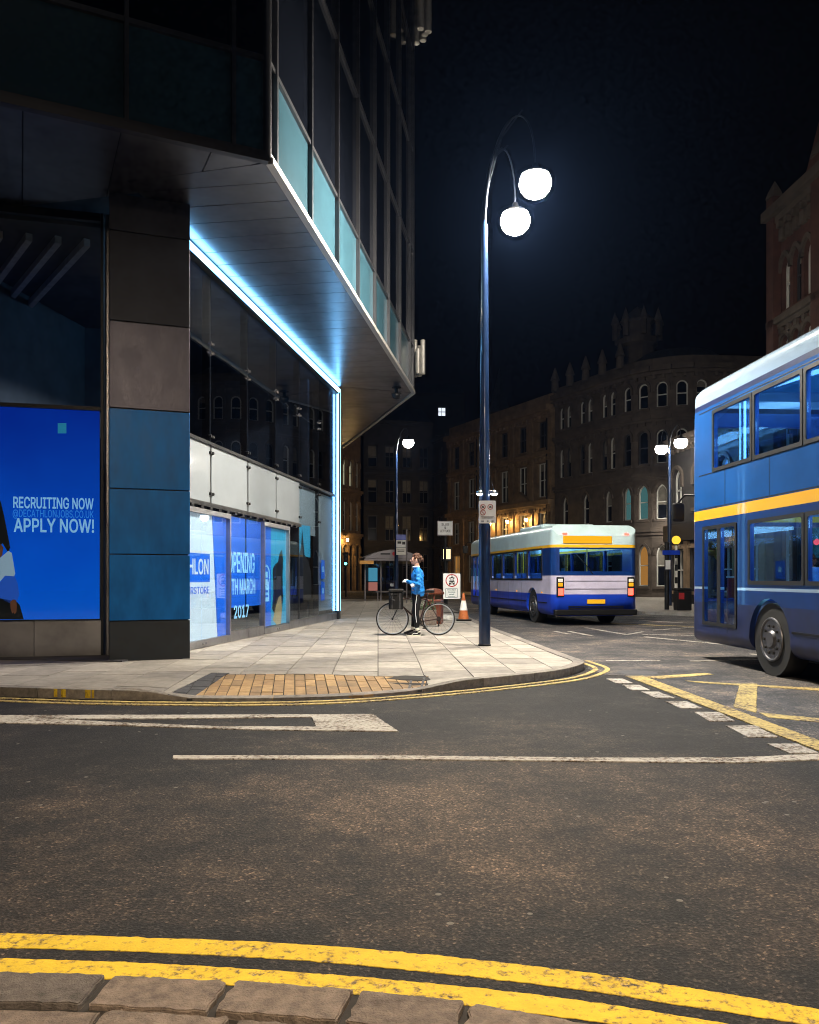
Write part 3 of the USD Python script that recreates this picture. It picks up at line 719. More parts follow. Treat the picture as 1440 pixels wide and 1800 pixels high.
# climbing graphic in the second door
po = thing('window_poster', 'blue and cyan door graphic of a dark climber on a tan rope', 'poster')
part(po, 'backing_sheet', SH.box(d2[0] + .06, sx(480), .26, zdoor - .18, pw, pw + .004), M['p_blue'])
part(po, 'backing_sheet', SH.box(sx(480) + .002, d2[1] - .07, .26, zdoor - .18, pw, pw + .004), M['p_cyan'])
part(po, 'printed_climber', printed(SH, [(482, 1070), (484, 1040), (483, 1000), (487, 992), (492, 988), (495, 972), (499, 966), (501, 985), (500, 1010), (501, 1050), (497, 1090), (492, 1092)], pw + .005, None), M['p_dark'])
part(po, 'printed_rope', printed(SH, [(483, 1090), (488, 1066), (493, 1050), (497, 1046), (499, 1070), (497, 1096), (490, 1099)], pw + .0075, None), M['p_tan'])
c0 = SH.uv(471.5, 1013); r0 = .26
part(po, 'printed_emblem', SH.poly(Point(*c0).buffer(r0).difference(Point(*c0).buffer(r0 - .05)).union(sbox(c0[0] - .1, c0[1] - .12, c0[0] + .1, c0[1] - .06)).union(sbox(c0[0] - .1, c0[1] - .03, c0[0] + .1, c0[1] + .10)), pw + .005, pw + .007), M['p_letter'])
c0 = SH.uv(470.5, 1040); acc = sbox(c0[0] - .24, c0[1] - .22, c0[0] + .24, c0[1] + .22)
for k in range(3): acc = acc.difference(sbox(c0[0] - .17, c0[1] - .13 + .11 * k, c0[0] + .17, c0[1] - .08 + .11 * k))
part(po, 'printed_notice', SH.poly(acc, pw + .005, pw + .007), M['p_letter'])
# teal rock poster and small stickers
po = thing('window_poster', 'teal rock climbing poster in the narrow bay right of the second door', 'poster')
part(po, 'backing_sheet', SH.poly([SH.uv(529, 922), SH.uv(551, 925), SH.uv(551, 980), SH.uv(529, 975)], -.09, -.085), M['p_cyan'])
part(po, 'printed_rock', printed(SH, [(520, 1052), (526, 1020), (530, 985), (535, 960), (537, 930), (539, 955), (541, 975), (547, 985), (552, 1005), (553, 1052)], -.084, None), M['p_dark'])
for y0, y1, lb in ((984, 1017, 'upper'), (1022, 1055, 'lower')):
    po = thing('window_sticker', f'{lb} of two tall blue stickers on the last bay of shop glass', 'sticker')
    part(po, 'backing_sheet', SH.poly([SH.uv(566.5, y0), SH.uv(572.5, y0 + 1), SH.uv(572.5, y1), SH.uv(566.5, y1 + 1)], -.03, -.026), M['p_blue'])
    part(po, 'printed_mark', SH.poly([SH.uv(568.5, (y0 + y1) / 2 + 5), SH.uv(570.5, (y0 + y1) / 2 + 5), SH.uv(570.5, (y0 + y1) / 2 - 5), SH.uv(568.5, (y0 + y1) / 2 - 5)], -.025, -.023), M['p_letter'])
M['frost'] = pbr('pale_reflection_sheet', (.34, .36, .38), .5, var=.1, scale=2)  # pale sheet added in place of a bright reflection in clear glass
one('window_film', [SH.box(cols[4] + .05, cols[5] - .04, zband - 1.3, zband - .06, -.12, -.1), SH.box(cols[5] + .04, SH.L - .2, .4, zband - .06, -.12, -.1)][0:2], M['frost'], 'pale sheet added for the bright reflection in the last two bays of shop glass', 'added sheet')

M['arm_paint'] = pbr('dark_arm_paint', (.006, .009, .016), .5)
# ------------------------------------------------------------------ street lamps
def lantern(parent, p, m, s=1.):
    part(parent, 'lantern_canopy', lathe([(0, .34), (.05, .34), (.07, .25), (.16, .215), (.24, .16), (.25, .14), (0, .14)], 28, p), M['black'], True)
    part(parent, 'lantern_bowl', lathe([(r_ * .29 * s, z_ * .27 * s) for r_, z_ in ((0, -1), (.35, -.94), (.66, -.76), (.88, -.47), (1, -.1), (.97, .2), (.86, .5), (0, .5))], 28, p), M['milk_glass'], True)
    part(parent, 'lamp_bulb', lathe([(0, -.20), (.11, -.16), (.15, -.08), (.13, -.025), (0, -.025)], 10, p), m, True)
    part(parent, 'reflector', lathe([(0, .02), (.06, .0), (.21, -.02), (.215, -.012), (.07, .03), (0, .04)], 24, p), M['black'], True)  # black shade added above the bulb to cut its upward light
M['milk_glass'] = usdkit.material(stage, '/World/Looks/lit_milk_glass', {'t': ('transparent_bsdf', {'color': (.95, .95, .95)}), 'e': ('emission', {'color': (1., .95, .86), 'strength': 5.}), 'a': ('add_closure', {})},
    [('t.BSDF', 'a.closure1'), ('e.emission', 'a.closure2')], surface='a.closure')
def arc(a, b, top, n=18):
    "swan neck from a up over to b, hanging down"
    a, b = np.asarray(a, float), np.asarray(b, float)
    return np.array([(1 - t) ** 3 * a + 3 * (1 - t) ** 2 * t * (a + [0, 0, top * 1.15]) + 3 * (1 - t) * t * t * (b + [0, 0, top * .9]) + t ** 3 * b for t in np.linspace(0, 1, n)])
def flat_lantern(parent, p, m):
    "cut-off lantern: the lit lens lies flush inside the canopy and shines downwards only"
    part(parent, 'lantern_canopy', lathe([(0, .30), (.05, .30), (.07, .17), (.24, .12), (.335, .02), (.34, -.05), (.325, -.05), (.325, .0), (0, .0)], 28, p), M['black'], True)
    part(parent, "lantern_glow", cyl(np.add(p, (0, 0, -.020)), np.add(p, (0, 0, -.013)), .28, n=28), m)
def street_lamp(label, loc, heads, hpole, r0, r1, lm, group=None, rz=0., head=None):
    t = thing('street_lamp', label, 'street lamp', loc, rz, group)
    part(t, 'pole', lathe([(0, 0), (r0 * 1.02, 0), (r0 * 1.02, 2.55), (r0 * .92, 2.62), (r1, hpole), (r1 * .6, hpole + .18), (0, hpole + .2)], 28), M['navy_post'], 40)
    part(t, 'base_collar', lathe([(0, 0), (r0 * 1.14, 0), (r0 * 1.14, .025), (r0 * 1.03, .03), (0, .03)], 28), M['black'])
    part(t, 'door_panel', bx(-.05, .05, -r0 * 1.06, -r0 * .9, .5, 1.1), M['navy_post'])
    for hp in heads:
        part(t, 'arm', tube(arc((0, 0, hpole - .1), (hp[0], hp[1], hp[2] + .28), hp[3]), [.026] * 9 + [.016] * 9), M['arm_paint'], True)
        part(t, 'arm_bracket', tube([(0, 0, hpole + .55), (hp[0] * .35, hp[1] * .35, hpole + .85 * hp[3]), (hp[0] * .75, hp[1] * .75, hpole + 1.05 * hp[3])], .011), M['arm_paint'], True)
        (head or lantern)(t, (hp[0], hp[1], hp[2]), lm)
    return t
pb = G(852, 1135, PZ)
lA, lB = V(941, 322, 14.5), V(906, 388, 15.7)
street_lamp('tall navy street lamp with two lit lanterns at the corner of the pavement', (pb[0], pb[1], PZ),
            [(lA[0] - pb[0], lA[1] - pb[1], lA[2] - PZ, 1.9), (lB[0] - pb[0], lB[1] - pb[1], lB[2] - PZ, 1.75)], 7.6, .105, .06, M['lantern'])
q = V(697, 1055, 41.); hA = V(718, 780, 41.)
street_lamp('slim street lamp with one lit lantern behind the bus shelter', (q[0], q[1], PZ), [(hA[0] - q[0], -.3, hA[2] - PZ, 1.1)], 7.35, .10, .055, M['lantern_far'])
q = V(1177, 1060, 36.); hA, hB = V(1197, 778, 35.2), V(1163, 789, 37.)
street_lamp('street lamp with two lit lanterns rising left of the nearer bus', (q[0], q[1], .11), [(hA[0] - q[0], -.8, hA[2] - .11, 1.0), (hB[0] - q[0], 1.0, hB[2] - .11, 1.0)], 6.8, .10, .055, emit('kerb_street_lantern_glow', (1.0, .93, .82), 850.))
q = V(1213, 1040, 48.); hA = V(1209, 900, 48)
street_lamp('short distant street lamp with one lit lantern above the pub', (q[0], q[1], .11), [(hA[0] - q[0] , 0.1, hA[2] - .11, .7)], 4.6, .08, .05, M['lantern_far'])
street_lamp('street lamp on the near side of the junction', (1.2, -2.6, PZ), [(-.5, .5, 8.2, 1.7), (.8, -.5, 8.2, 1.7)], 7.6, .105, .06, emit('near_lantern_glow', (1.0, .77, .53), 1250.), head=flat_lantern)

# pole sign and its little floodlights
sg = Plane(V(842, 900, pb[1] - .135)[:2], V(872, 900, pb[1] - .135)[:2])
def on_plane_rect(pl, x0, x1, y0, y1, w0, w1, r=.02):
    a, b = pl.uv(x0, y1), pl.uv(x1, y0)
    return pl.poly(sbox(a[0] + r, a[1] + r, b[0] - r, b[1] - r).buffer(r), w0, w1)
t = thing('parking_sign', 'white notice plate with three round symbols strapped to the tall navy lamp pole', 'sign')
part(t, 'plate', on_plane_rect(sg, 842, 872, 880, 920, 0, .006), M['white'])
[part(t, 'strap', cyl((pb[0], pb[1], z - .02), (pb[0], pb[1], z + .02), .112, n=24), M['chrome']) for z in (sg.vz(850, 888), sg.vz(850, 912))]
def ring(pl, cx, cy, r, th, w, bar=True):
    c = pl.uv(cx, cy); g = Point(*c).buffer(r).difference(Point(*c).buffer(r - th))
    if bar: g = g.union(LineString([(c[0] - r * .65, c[1] + r * .65), (c[0] + r * .65, c[1] - r * .65)]).buffer(th * .45))
    return pl.poly(g, w, w + .0015), c
for cx, cy, bar in ((849, 891, True), (862, 891, False), (849, 901, True)):
    m_, c = ring(sg, cx, cy, .05, .011, .0062, bar)
    s_ = part(t, 'symbol', m_, M['print_red'])
    if cy == 891:
        part(s_, 'pictogram', sg.poly(unary_union([sbox(c[0] - .024, c[1] - .016, c[0] + .024, c[1] + .002), sbox(c[0] - .013, c[1] + .002, c[0] + .013, c[1] + .014)]), .0078, .009), M['print_black'])
lines = []
for y, x0, x1 in ((908.5, 846, 868), (910.5, 847, 866)): lines.append(sbox(sg.at(x0), sg.vz(850, y) - .004, sg.at(x1), sg.vz(850, y) + .004))
for x0, x1 in ((846, 851), (856, 859), (864, 868)): lines.append(sbox(sg.at(x0), sg.vz(850, 916) - .009, sg.at(x1), sg.vz(850, 916) + .009))
part(t, 'printed_lines', sg.poly(unary_union(lines), .0062, .0075), M['print_black'], kind='stuff')
for (px_, side, lb) in ((844, -1, 'left'), (869, 1, 'right')):
    c = V(px_, 867, pb[1] - .05)
    t = thing('floodlight', f'small lit floodlight clamped to the {lb} of the navy lamp pole above its sign', 'floodlight', c)
    part(t, 'housing', lathe([(0, .05), (.06, .045), (.075, 0), (.075, -.012), (0, -.012)], 18), M['chrome'], True)
    part(t, 'lens', lathe([(0, -.045), (.04, -.036), (.064, -.013), (0, -.013)], 18), M['flood'], True)
    part(t, 'clamp_arm', cyl((0, 0, .04), (pb[0] - c[0], pb[1] - c[1], .05), .012), M['chrome'])
    part(t, 'clamp_rod', cyl((0, 0, .04), (-side * .05, 0, .22), .006), M['chrome'])
# ------------------------------------------------------------------ buses
M['bus_blue'] = pbr('bus_blue_paint', (.004, .070, .28), .30, .1, var=.22, scale=1.1, coat=.15)
M['bus_deep'] = pbr('bus_deep_blue_paint', (.006, .014, .07), .4, .05, var=.5, scale=3.)
M['bus_navy'] = pbr('bus_navy_paint', (.003, .026, .14), .30, .1, var=.25, scale=1.1, coat=.15)
M['bus_yellow'] = pbr('bus_yellow_stripe', (.75, .40, .015), .3, coat=.4)
M['bus_pale'] = pbr('bus_pale_roof', (.30, .40, .52), .16, .1, coat=.8)
M['bus_lilac'] = pbr('bus_lilac_paint', (.46, .43, .56), .34, var=.18, scale=1.6)
M['bus_teal'] = pbr('bus_pale_teal_paint', (.42, .55, .58), .32, var=.15, scale=1.4)
M['bus_royal'] = pbr('bus_royal_blue_paint', (.006, .040, .42), .32, var=.25, scale=1.4)
M['bus_pane'] = pane('bus_window_glass', (.52, .74, .95), 0., 1.5)
M['bus_pane_clear'] = pane('bus_lower_window_glass', (.60, .78, .95), 0., 1.5)
M['bus_in'] = pbr('bus_interior', (.22, .45, .62), .6)
M['bus_seat'] = pbr('bus_seat', (.03, .07, .22), .8, var=.3, scale=20)
M['bus_lamp'] = emit('bus_ceiling_lamp', (.62, .88, 1.0), 3.2)
M['bus_lamp2'] = emit('bus_ceiling_lamp_white', (.62, .90, 1.0), 13.)
M['headlamp'] = emit('headlamp_glow', (1., .96, .85), 3.)
M['tail'] = emit('tail_light_red', (1.0, .05, .03), 7.)
M['amber'] = emit('amber_display', (1.0, .42, .015), 1.15)
M['rim'] = pbr('wheel_rim', (.13, .13, .14), .4, .8)

def bus_solid(L, Wd, Ht, inset=0., zb=.28):
    i = inset
    prof = Polygon([(-Wd / 2 + i, zb + i), (Wd / 2 - i, zb + i), (Wd / 2 - i, Ht - i), (-Wd / 2 + i, Ht - i)]).buffer(-.22).buffer(.22)
    a = ext(prof, L - 2 * i, 0)                                   # x, z, along
    a.apply_transform(np.array([[1, 0, 0, 0], [0, 0, 1, i], [0, 1, 0, 0], [0, 0, 0, 1.]])); a.fix_normals()
    plan = ext(Polygon([(-Wd / 2 + i, i), (Wd / 2 - i, i), (Wd / 2 - i, L - i), (-Wd / 2 + i, L - i)]).buffer(-.25).buffer(.25), Ht + 1, -.2)
    side = Polygon([(i, zb + i), (L - i, zb + i), (L - i, 1.1), (L - .25 - i, Ht - .15 - i), (L - .5 - i, Ht - i), (.25 + i, Ht - i), (i, Ht - .3)])
    c = ext(side, Wd + 1, -Wd / 2 - .5)                           # along, z, x
    c.apply_transform(np.array([[0, 0, 1, 0], [1, 0, 0, 0], [0, 1, 0, 0], [0, 0, 0, 1.]])); c.fix_normals()
    return mf(a) ^ mf(plan) ^ mf(c)
def mbox(x0, x1, y0, y1, z0, z1): return m3.Manifold.cube((x1 - x0, y1 - y0, z1 - z0)).translate((x0, y0, z0))

def make_bus(label, loc, rz, L, Ht, bands, winrows, rearwins, lamp, seats=True, name='bus', cat='bus'):
    t = thing(name, label, cat, loc, rz)
    Wd = 2.5
    shell = bus_solid(L, Wd, Ht) - bus_solid(L, Wd, Ht, .07, .45)
    cuts = []
    panes = []
    for (z0, z1, ys, mt) in winrows:
        for (y0, y1) in ys:
            for s in (-1, 1):
                cuts.append(mbox(*sorted((s * 1.1, s * 1.4)), y0, y1, z0, z1))
                panes.append((bx(*sorted((s * 1.215, s * 1.228)), y0 + .002, y1 - .002, z0 + .002, z1 - .002), mt))
    for (z0, z1, front, mt) in rearwins:
        y = L if front else 0
        cuts.append(mbox(-1.05, 1.05, y - .6 if front else -.3, y + .3 if front else .3, z0, z1))
        lean = .1 * (z1 - 2.4) if front and z1 > 2.4 else 0
        panes.append((bx(-1.06, 1.06, (L - .16 - lean) if front else .03, (L - .14 - lean) if front else .045, z0 - .01, z1 + .01), mt))
    wheels = [1.9 if L < 10.5 else 2.6, L - 2.7]
    for y in wheels:
        for s in (-1, 1):
            cuts.append(m3.Manifold.cylinder(.5, .56, .56, 32).rotate((0, 90, 0)).translate((-1.4 if s < 0 else .9, y, .5)))
    shell = shell - m3.Manifold.batch_boolean(cuts, m3.OpType.Add)
    for nm, z0, z1, mt in bands:
        part(t, nm, tm(shell ^ mbox(-3, 3, -1, L + 1, z0, z1)), M[mt], 30)
    M.setdefault('gasket', pbr('window_gasket', (.006, .006, .007), .5))
    for p, mt in panes:
        w = part(t, 'window_pane', p, M[mt])
        (x0, y0, z0), (x1, y1, z1) = p.bounds
        if x1 - x0 < .1:
            g = sbox(y0 - .035, z0 - .035, y1 + .035, z1 + .035).buffer(-.02).buffer(.02).difference(sbox(y0 + .02, z0 + .02, y1 - .02, z1 - .02).buffer(-.04).buffer(.04))
            e = ext(g, .012); sx_ = 1 if x0 > 0 else -1
            e.apply_transform(np.array([[0, 0, 1, sx_ * 1.2505 - (.012 if sx_ < 0 else 0)], [1, 0, 0, 0], [0, 1, 0, 0], [0, 0, 0, 1.]])); e.fix_normals()
            part(w, 'gasket', e, M['gasket'])
    for k in range(1, 7):
        y = k * L / 7 + .12
        if all(abs(y - w_) > .7 for w_ in ((1.9 if L < 10.5 else 2.6), L - 2.7)):
            part(t, 'panel_seam', bx(-1.2525, -1.2495, y, y + .012, .5, 1.2), M['gasket'])
    if Ht > 4:
        for k in range(1, 8):
            part(t, 'panel_seam', bx(-1.2525, -1.2495, k * L / 8, k * L / 8 + .011, 2.47, 3.0), M['gasket'])
        for z in (2.455, 3.005, 4.02):
            part(t, 'rail_seam', bx(-1.2535, -1.2495, .4, L - .4, z, z + .014), M['gasket'])
        part(t, 'fuel_flap', rbox(-1.258, -1.246, 4.6, 5.0, .72, 1.02, .005), M['bus_navy'])
    for k in range(3):
        part(t, 'side_marker_lamp', rbox(-1.262, -1.246, .9 + k * (L - 2) / 3.2, 1.0 + k * (L - 2) / 3.2, 1.04 if Ht > 4 else .90, 1.08 if Ht > 4 else .94, .005), M['amber'])
    floors = [.5] if Ht < 3.5 else [.5, 2.42]
    tops = [Ht - .12] if Ht < 3.5 else [2.34, Ht - .12]
    for f, c in zip(floors, tops):
        part(t, 'floor', bx(-1.17, 1.17, .12, L - .5, f, f + .04), M['bus_in'])
        part(t, 'ceiling', bx(-1.12, 1.12, .3, L - .6, c, c + .03), M['bus_in'])
        n_ = 4
        for k in range(n_):
            for x in (-.98, .95):
                part(t, 'ceiling_lamp', bx(x - .10, x + .12, .8 + k * (L - 1.6) / n_, .8 + (k + .82) * (L - 1.6) / n_, c - .12, c - .006), lamp)
        for k in range(5):
            y = 1.6 + k * (L - 3) / 4.4
            part(t, 'grab_pole', cyl((-.35 if k % 2 else .35, y, f + .04), (-.35 if k % 2 else .35, y, c - .04), .018), M['bus_yellow'])
        if seats:
            for k in range(int((L - 3) / 1.05)):
                for x in (-.78, .78):
                    y = 1.2 + k * 1.05
                    part(t, 'seat', [rbox(x - .40, x + .40, y, y + .42, f + .38, f + .50, .04), rbox(x - .40, x + .40, y - .10, y, f + .42, f + .98, .04), bx(x - .3, x + .3, y + .1, y + .3, f + .04, f + .4)], M['bus_seat'])
    for y in wheels:
        for s in (-1, 1):
            w = part(t, 'tyre', cyl((s * .92, y, .5), (s * 1.2, y, .5), .5, n=28), M['rubber'], 40)
            part(w, 'rim', [cyl((s * 1.17, y, .5), (s * 1.208, y, .5), .30, n=28), torus(.285, .02, 28, 8).apply_transform(np.array([[0, 1, 0, s * 1.208], [1, 0, 0, y], [0, 0, 1, .5], [0, 0, 0, 1.]])), cyl((s * 1.208, y, .5), (s * 1.24, y, .5), .13, .10, n=20)], M['rim'], 40)
            part(w, 'wheel_nuts', [cyl((s * 1.205, y + .19 * math.cos(k), .5 + .19 * math.sin(k)), (s * 1.232, y + .19 * math.cos(k), .5 + .19 * math.sin(k)), .02, n=6) for k in np.arange(10) * TAU / 10], M['rubber'], kind='stuff')
    for s in (-1, 1):
        part(t, 'tail_light', [rbox(s * 1.02 - .08, s * 1.02 + .08, -.02, .03, .85, 1.05, .015)], M['tail'])
        part(t, 'headlight', [rbox(s * .92 - .14, s * .92 + .14, L - .06, L + .02, .72, .92, .02)], M['headlamp'])
    for s in (-1, 1):
        part(t, 'mirror', [rbox(s * 1.42 - .1, s * 1.42 + .1, L + .02, L + .12, 2.30, 2.62, .04), tube([(s * 1.2, L - .25, 2.72), (s * 1.35, L - .05, 2.74), (s * 1.42, L + .06, 2.62)], .018)], M['black'])
    part(t, 'skirt_seal', [bx(-1.262, -1.25, .5, wheels[0] - .62, .62, .65), bx(-1.262, -1.25, wheels[0] + .62, wheels[1] - .62, .62, .65)], M['black'])
    return t
L1 = 10.9
a1 = math.radians(3.46)
fx, fy = 4.75, 13.9
rx, ry = fx + L1 * math.sin(a1), fy - L1 * math.cos(a1)
ys = lambda a, b, n, g=.09: [(a + (b - a) * k / n + g / 2, a + (b - a) * (k + 1) / n - g / 2) for k in range(n)]
make_bus('nearer blue double decker bus with yellow waist stripe and lit upper deck', (rx + 1.25 * math.cos(a1), ry + 1.25 * math.sin(a1), 0), a1, L1, 4.5,
         [('lower_panel', 0, .95, 'bus_deep'), ('lower_deck_panel', .95, 1.16, 'bus_navy'), ('light_stripe', 1.16, 1.20, 'bus_pale'), ('window_band', 1.20, 2.28, 'bus_navy'), ('waist_stripe', 2.28, 2.44, 'bus_yellow'), ('upper_deck_panel', 2.44, 4.08, 'bus_blue'), ('cant_stripe', 4.08, 4.16, 'bus_deep'), ('roof', 4.16, 4.6, 'bus_pale')],
         [(1.28, 2.14, ys(1.2, L1 - 2.1, 5), 'bus_pane_clear'), (.62, 2.14, ys(L1 - 1.75, L1 - .55, 2, .06), 'bus_pane_clear'), (3.05, 3.96, ys(.6, L1 - .9, 7), 'bus_pane')],
         [(1.0, 2.2, True, 'bus_pane_clear'), (2.95, 3.85, True, 'bus_pane'), (3.0, 3.8, False, 'bus_pane')], M['bus_lamp2'])
a2 = math.radians(8.7)
L2 = 10.2
mb = (3.95 + 1.25 * math.cos(a2), 22.6 + 1.25 * math.sin(a2), 0)
b2 = make_bus('white and royal blue single decker bus seen from behind, further along the street', mb, a2, L2, 2.82,
         [('skirt', 0, .88, 'bus_royal'), ('lower_panel', .88, 1.40, 'bus_lilac'), ('window_band', 1.40, 2.18, 'bus_navy'), ('stripe', 2.18, 2.26, 'bus_yellow'), ('upper_panel', 2.26, 3.2, 'bus_teal')],
         [(1.30, 2.16, ys(.9, L2 - 2.0, 5), 'bus_pane_clear'), (.62, 2.16, ys(L2 - 1.7, L2 - .55, 2, .06), 'bus_pane_clear')],
         [(1.0, 2.3, True, 'bus_pane_clear'), (1.52, 2.14, False, 'bus_pane_clear')], M['bus_lamp2'])
part(b2, 'rear_display', bx(-.95, .45, -.035, .0, 2.30, 2.50), M['amber'])
part(b2, 'roof_pod', rbox(-.85, .85, 2.2, 4.6, 2.78, 2.98, .08), M['bus_teal'], 40)
for x in (-.9, .9): part(b2, 'rear_marker_lamp', bx(x - .06, x + .06, -.02, .02, 2.54, 2.58), M['tail'])
for x in (-1, 1):
    part(b2, 'lamp_cluster', rbox(x * 1.03 - .11, x * 1.03 + .11, -.015, .03, .80, 1.36, .02), M['black'])
    part(b2, 'indicator_lamp', rbox(x * 1.03 - .07, x * 1.03 + .07, -.026, .02, 1.10, 1.20, .012), M['amber'])
    part(b2, 'reverse_lamp', rbox(x * 1.03 - .07, x * 1.03 + .07, -.026, .02, 1.22, 1.31, .012), M['cone_white'])
part(b2, 'number_plate', bx(-.26, .26, -.03, .0, .62, .74), M['bus_yellow'])
part(b2, 'wiper', tube([(-.1, -.03, 1.45), (-.35, -.035, 1.75), (-.6, -.03, 2.0)], .012), M['black'])
for z in (1.02, 1.24): part(b2, 'panel_seam', bx(-.9, .9, -.008, .004, z, z + .014), M['black'])
part(b2, 'engine_grille', [bx(-.8, .8, -.03, .01, .48 + .05 * k, .505 + .05 * k) for k in range(2)], M['black'], kind='stuff')
part(b2, 'bumper', rbox(-1.2, 1.2, -.07, .12, .30, .46, .03), M['black'])

# ------------------------------------------------------------------ bicycle and its rider
BY = 17.65
def Wp(px, py, dy=0.):
    p = V(px, py, BY + 0.0); return np.array([p[0], p[1] + dy, p[2]])
M['shelter_dark'] = pbr('dark_strap', (.06, .06, .065), .6)
bike = thing('bicycle', 'dark road bicycle with a black front box, held upright by the rider in blue', 'bicycle', (0, 0, 0))
M['bike_frame'] = pbr('bike_frame', (.035, .012, .012), .3, .3, coat=.6)
M['bike_dark'] = pbr('bike_dark', (.006, .006, .007), .4, .2)
zg = PZ
fw, rw = Wp(690, 1089), Wp(771, 1089)
R = .345
fw[2] = rw[2] = zg + R + .012
for c in (fw, rw):
    w = part(bike, 'wheel', [torus(R - .026, .011, 44, 6).apply_translation(c)], M['alloy_rim'], 60)
    part(w, 'tyre', torus(R - .004, .0155, 48, 8).apply_translation(c), M['rubber'], 60)
    sp = []
    for k in range(20):
        a = TAU * k / 20; b = a + (.5 if k % 2 else -.5); o = .03 if k % 4 < 2 else -.03
        sp.append(cyl(c + [.02 * math.cos(b), o, .02 * math.sin(b)], c + [(R - .03) * math.cos(a), 0, (R - .03) * math.sin(a)], .0018, n=4))
    part(w, 'spokes', sp, M['chrome'])
    part(w, 'hub', cyl(c - [0, .05, 0], c + [0, .05, 0], .022, n=14), M['bike_dark'])
bb = Wp(738, 1093); st = Wp(751, 1048); ht = Wp(706, 1052); hb = Wp(703, 1062); sad = Wp(753, 1041)
def tb(a, b, r=.016): return cyl(a, b, r, n=12)
part(bike, 'frame', [tb(bb, st), tb(st + (bb - st) * .12, ht, .015), tb(bb, hb, .019), tb(ht, hb, .02)] + [tb(bb + [0, s * .03, 0], rw + [0, s * .055, 0], .010) for s in (-1, 1)] + [tb(st + (bb - st) * .1 + [0, s * .02, 0], rw + [0, s * .055, 0], .009) for s in (-1, 1)], M['bike_frame'], 40)
part(bike, 'fork', [tube([hb + [0, s * .035, 0], hb + [-.06, s * .045, -.12], (hb * .4 + fw * .6) + [.0, s * .05, 0], fw + [0, s * .05, 0]], .011) for s in (-1, 1)] + [tb(hb + [0, -.04, 0], hb + [0, .04, 0], .014)], M['bike_dark'], 40)
part(bike, 'seat_post', tb(st, sad, .013), M['chrome'])
hull = m3.Manifold.batch_hull([m3.Manifold.sphere(r, 14).translate(tuple(sad + np.array(o))) for r, o in ((.022, (-.14, 0, .01)), (.03, (-.02, -.03, .015)), (.03, (-.02, .03, .015)), (.035, (.10, -.055, .02)), (.035, (.10, .055, .02)))])
part(bike, 'saddle', tm(hull), M['black'], 50)
hs = ht + np.array([-.03, 0, .06])
bars = [tb(ht, hs, .014), tb(hs, hs + [-.08, 0, .02], .014)]
bh = hs + np.array([-.08, 0, .02])
for s in (-1, 1): bars.append(tube([bh, bh + [0, s * .18, 0], bh + [-.03, s * .21, 0], bh + [-.10, s * .21, -.02], bh + [-.11, s * .21, -.09], bh + [-.03, s * .21, -.12]], .013))
part(bike, 'handlebar', bars, M['black'], 40)
part(bike, 'brake_lever', [tube([bh + [-.10, s * .21, 0], bh + [-.14, s * .21, .02], bh + [-.13, s * .21, -.07]], .008) for s in (-1, 1)], M['bike_dark'])
ch = bb + np.array([0, -.05, 0])
part(bike, 'chainring', [torus(.085, .008, 28, 5).apply_translation(ch), cyl(ch - [0, .004, 0], ch + [0, .004, 0], .05, n=20)], M['bike_dark'])
part(bike, 'cassette', cyl(rw + [0, -.06, 0], rw + [0, -.03, 0], .05, n=20), M['bike_dark'])
part(bike, 'rear_derailleur', [cyl(rw + [.01, -.06, -.07], rw + [.01, -.05, -.07], .022, n=14), cyl(rw + [.0, -.06, -.14], rw + [.0, -.05, -.14], .022, n=14), tb(rw + [0, -.055, -.02], rw + [0, -.055, -.15], .010)], M['bike_dark'])
part(bike, 'chain', [tube([ch + [0, 0, .086], rw + [0, -.05, .05]], .005), tube([ch + [0, 0, -.086], rw + [0, -.055, -.16]], .005)], M['bike_dark'])
for s, d in ((-1, np.array([.10, 0, -.13])), (1, np.array([-.10, 0, .13]))):
    e = bb + [0, s * .08, 0] + d
    k = part(bike, 'crank_arm', tb(bb + [0, s * .07, 0], e, .011), M['bike_dark'])
    part(k, 'pedal', bx(e[0] - .045, e[0] + .045, *sorted((e[1], e[1] + s * .09)), e[2] - .012, e[2] + .012), M['black'])
b0, b1 = Wp(684, 1071), Wp(709, 1036)
k = part(bike, 'front_box', rbox(b0[0], b1[0], BY - .17, BY + .17, b0[2], b1[2] - .06, .03), M['black'], 30)
part(k, 'box_lid', rbox(b0[0] - .012, b1[0] + .012, BY - .185, BY + .185, b1[2] - .058, b1[2] + .01, .025), M['bike_dark'], 30)
[part(k, 'box_strap', bx(x - .008, x + .008, BY - .176, BY - .170, b0[2] + .02, b1[2] - .07), M['shelter_dark']) for x in (b0[0] + .07, b1[0] - .07)]
part(bike, 'box_bracket', [tb(hs, np.array([b1[0] - .02, BY, b1[2] - .12]), .012), tb(ht, np.array([b1[0] - .03, BY, b0[2] + .12]), .010)], M['bike_dark'])

# rider
def chain(nodes, ns=20):
    "union of the hulls of consecutive spheres"
    out = []
    for (p, r), (q, s) in zip(nodes[:-1], nodes[1:]):
        out.append(m3.Manifold.batch_hull([m3.Manifold.sphere(r, ns).translate(tuple(map(float, p))), m3.Manifold.sphere(s, ns).translate(tuple(map(float, q)))]))
    return out
def merge(ms, edge=.02, it=8):
    u = m3.Manifold.batch_boolean(ms, m3.OpType.Add)
    t = tm(u.refine_to_length(edge)); t.merge_vertices()
    trimesh.smoothing.filter_taubin(t, lamb=.5, nu=.52, iterations=it)
    return t
def blob(pts): return m3.Manifold.batch_hull([m3.Manifold.sphere(r, 20).translate(tuple(map(float, p))) for p, r in pts])
M['skin'] = pbr('skin', (.60, .34, .25), .5, var=.12, scale=20)
M['jacket'] = pbr('blue_jacket', (.006, .19, .60), .6, var=.35, scale=7, bump=.4, bscale=16)
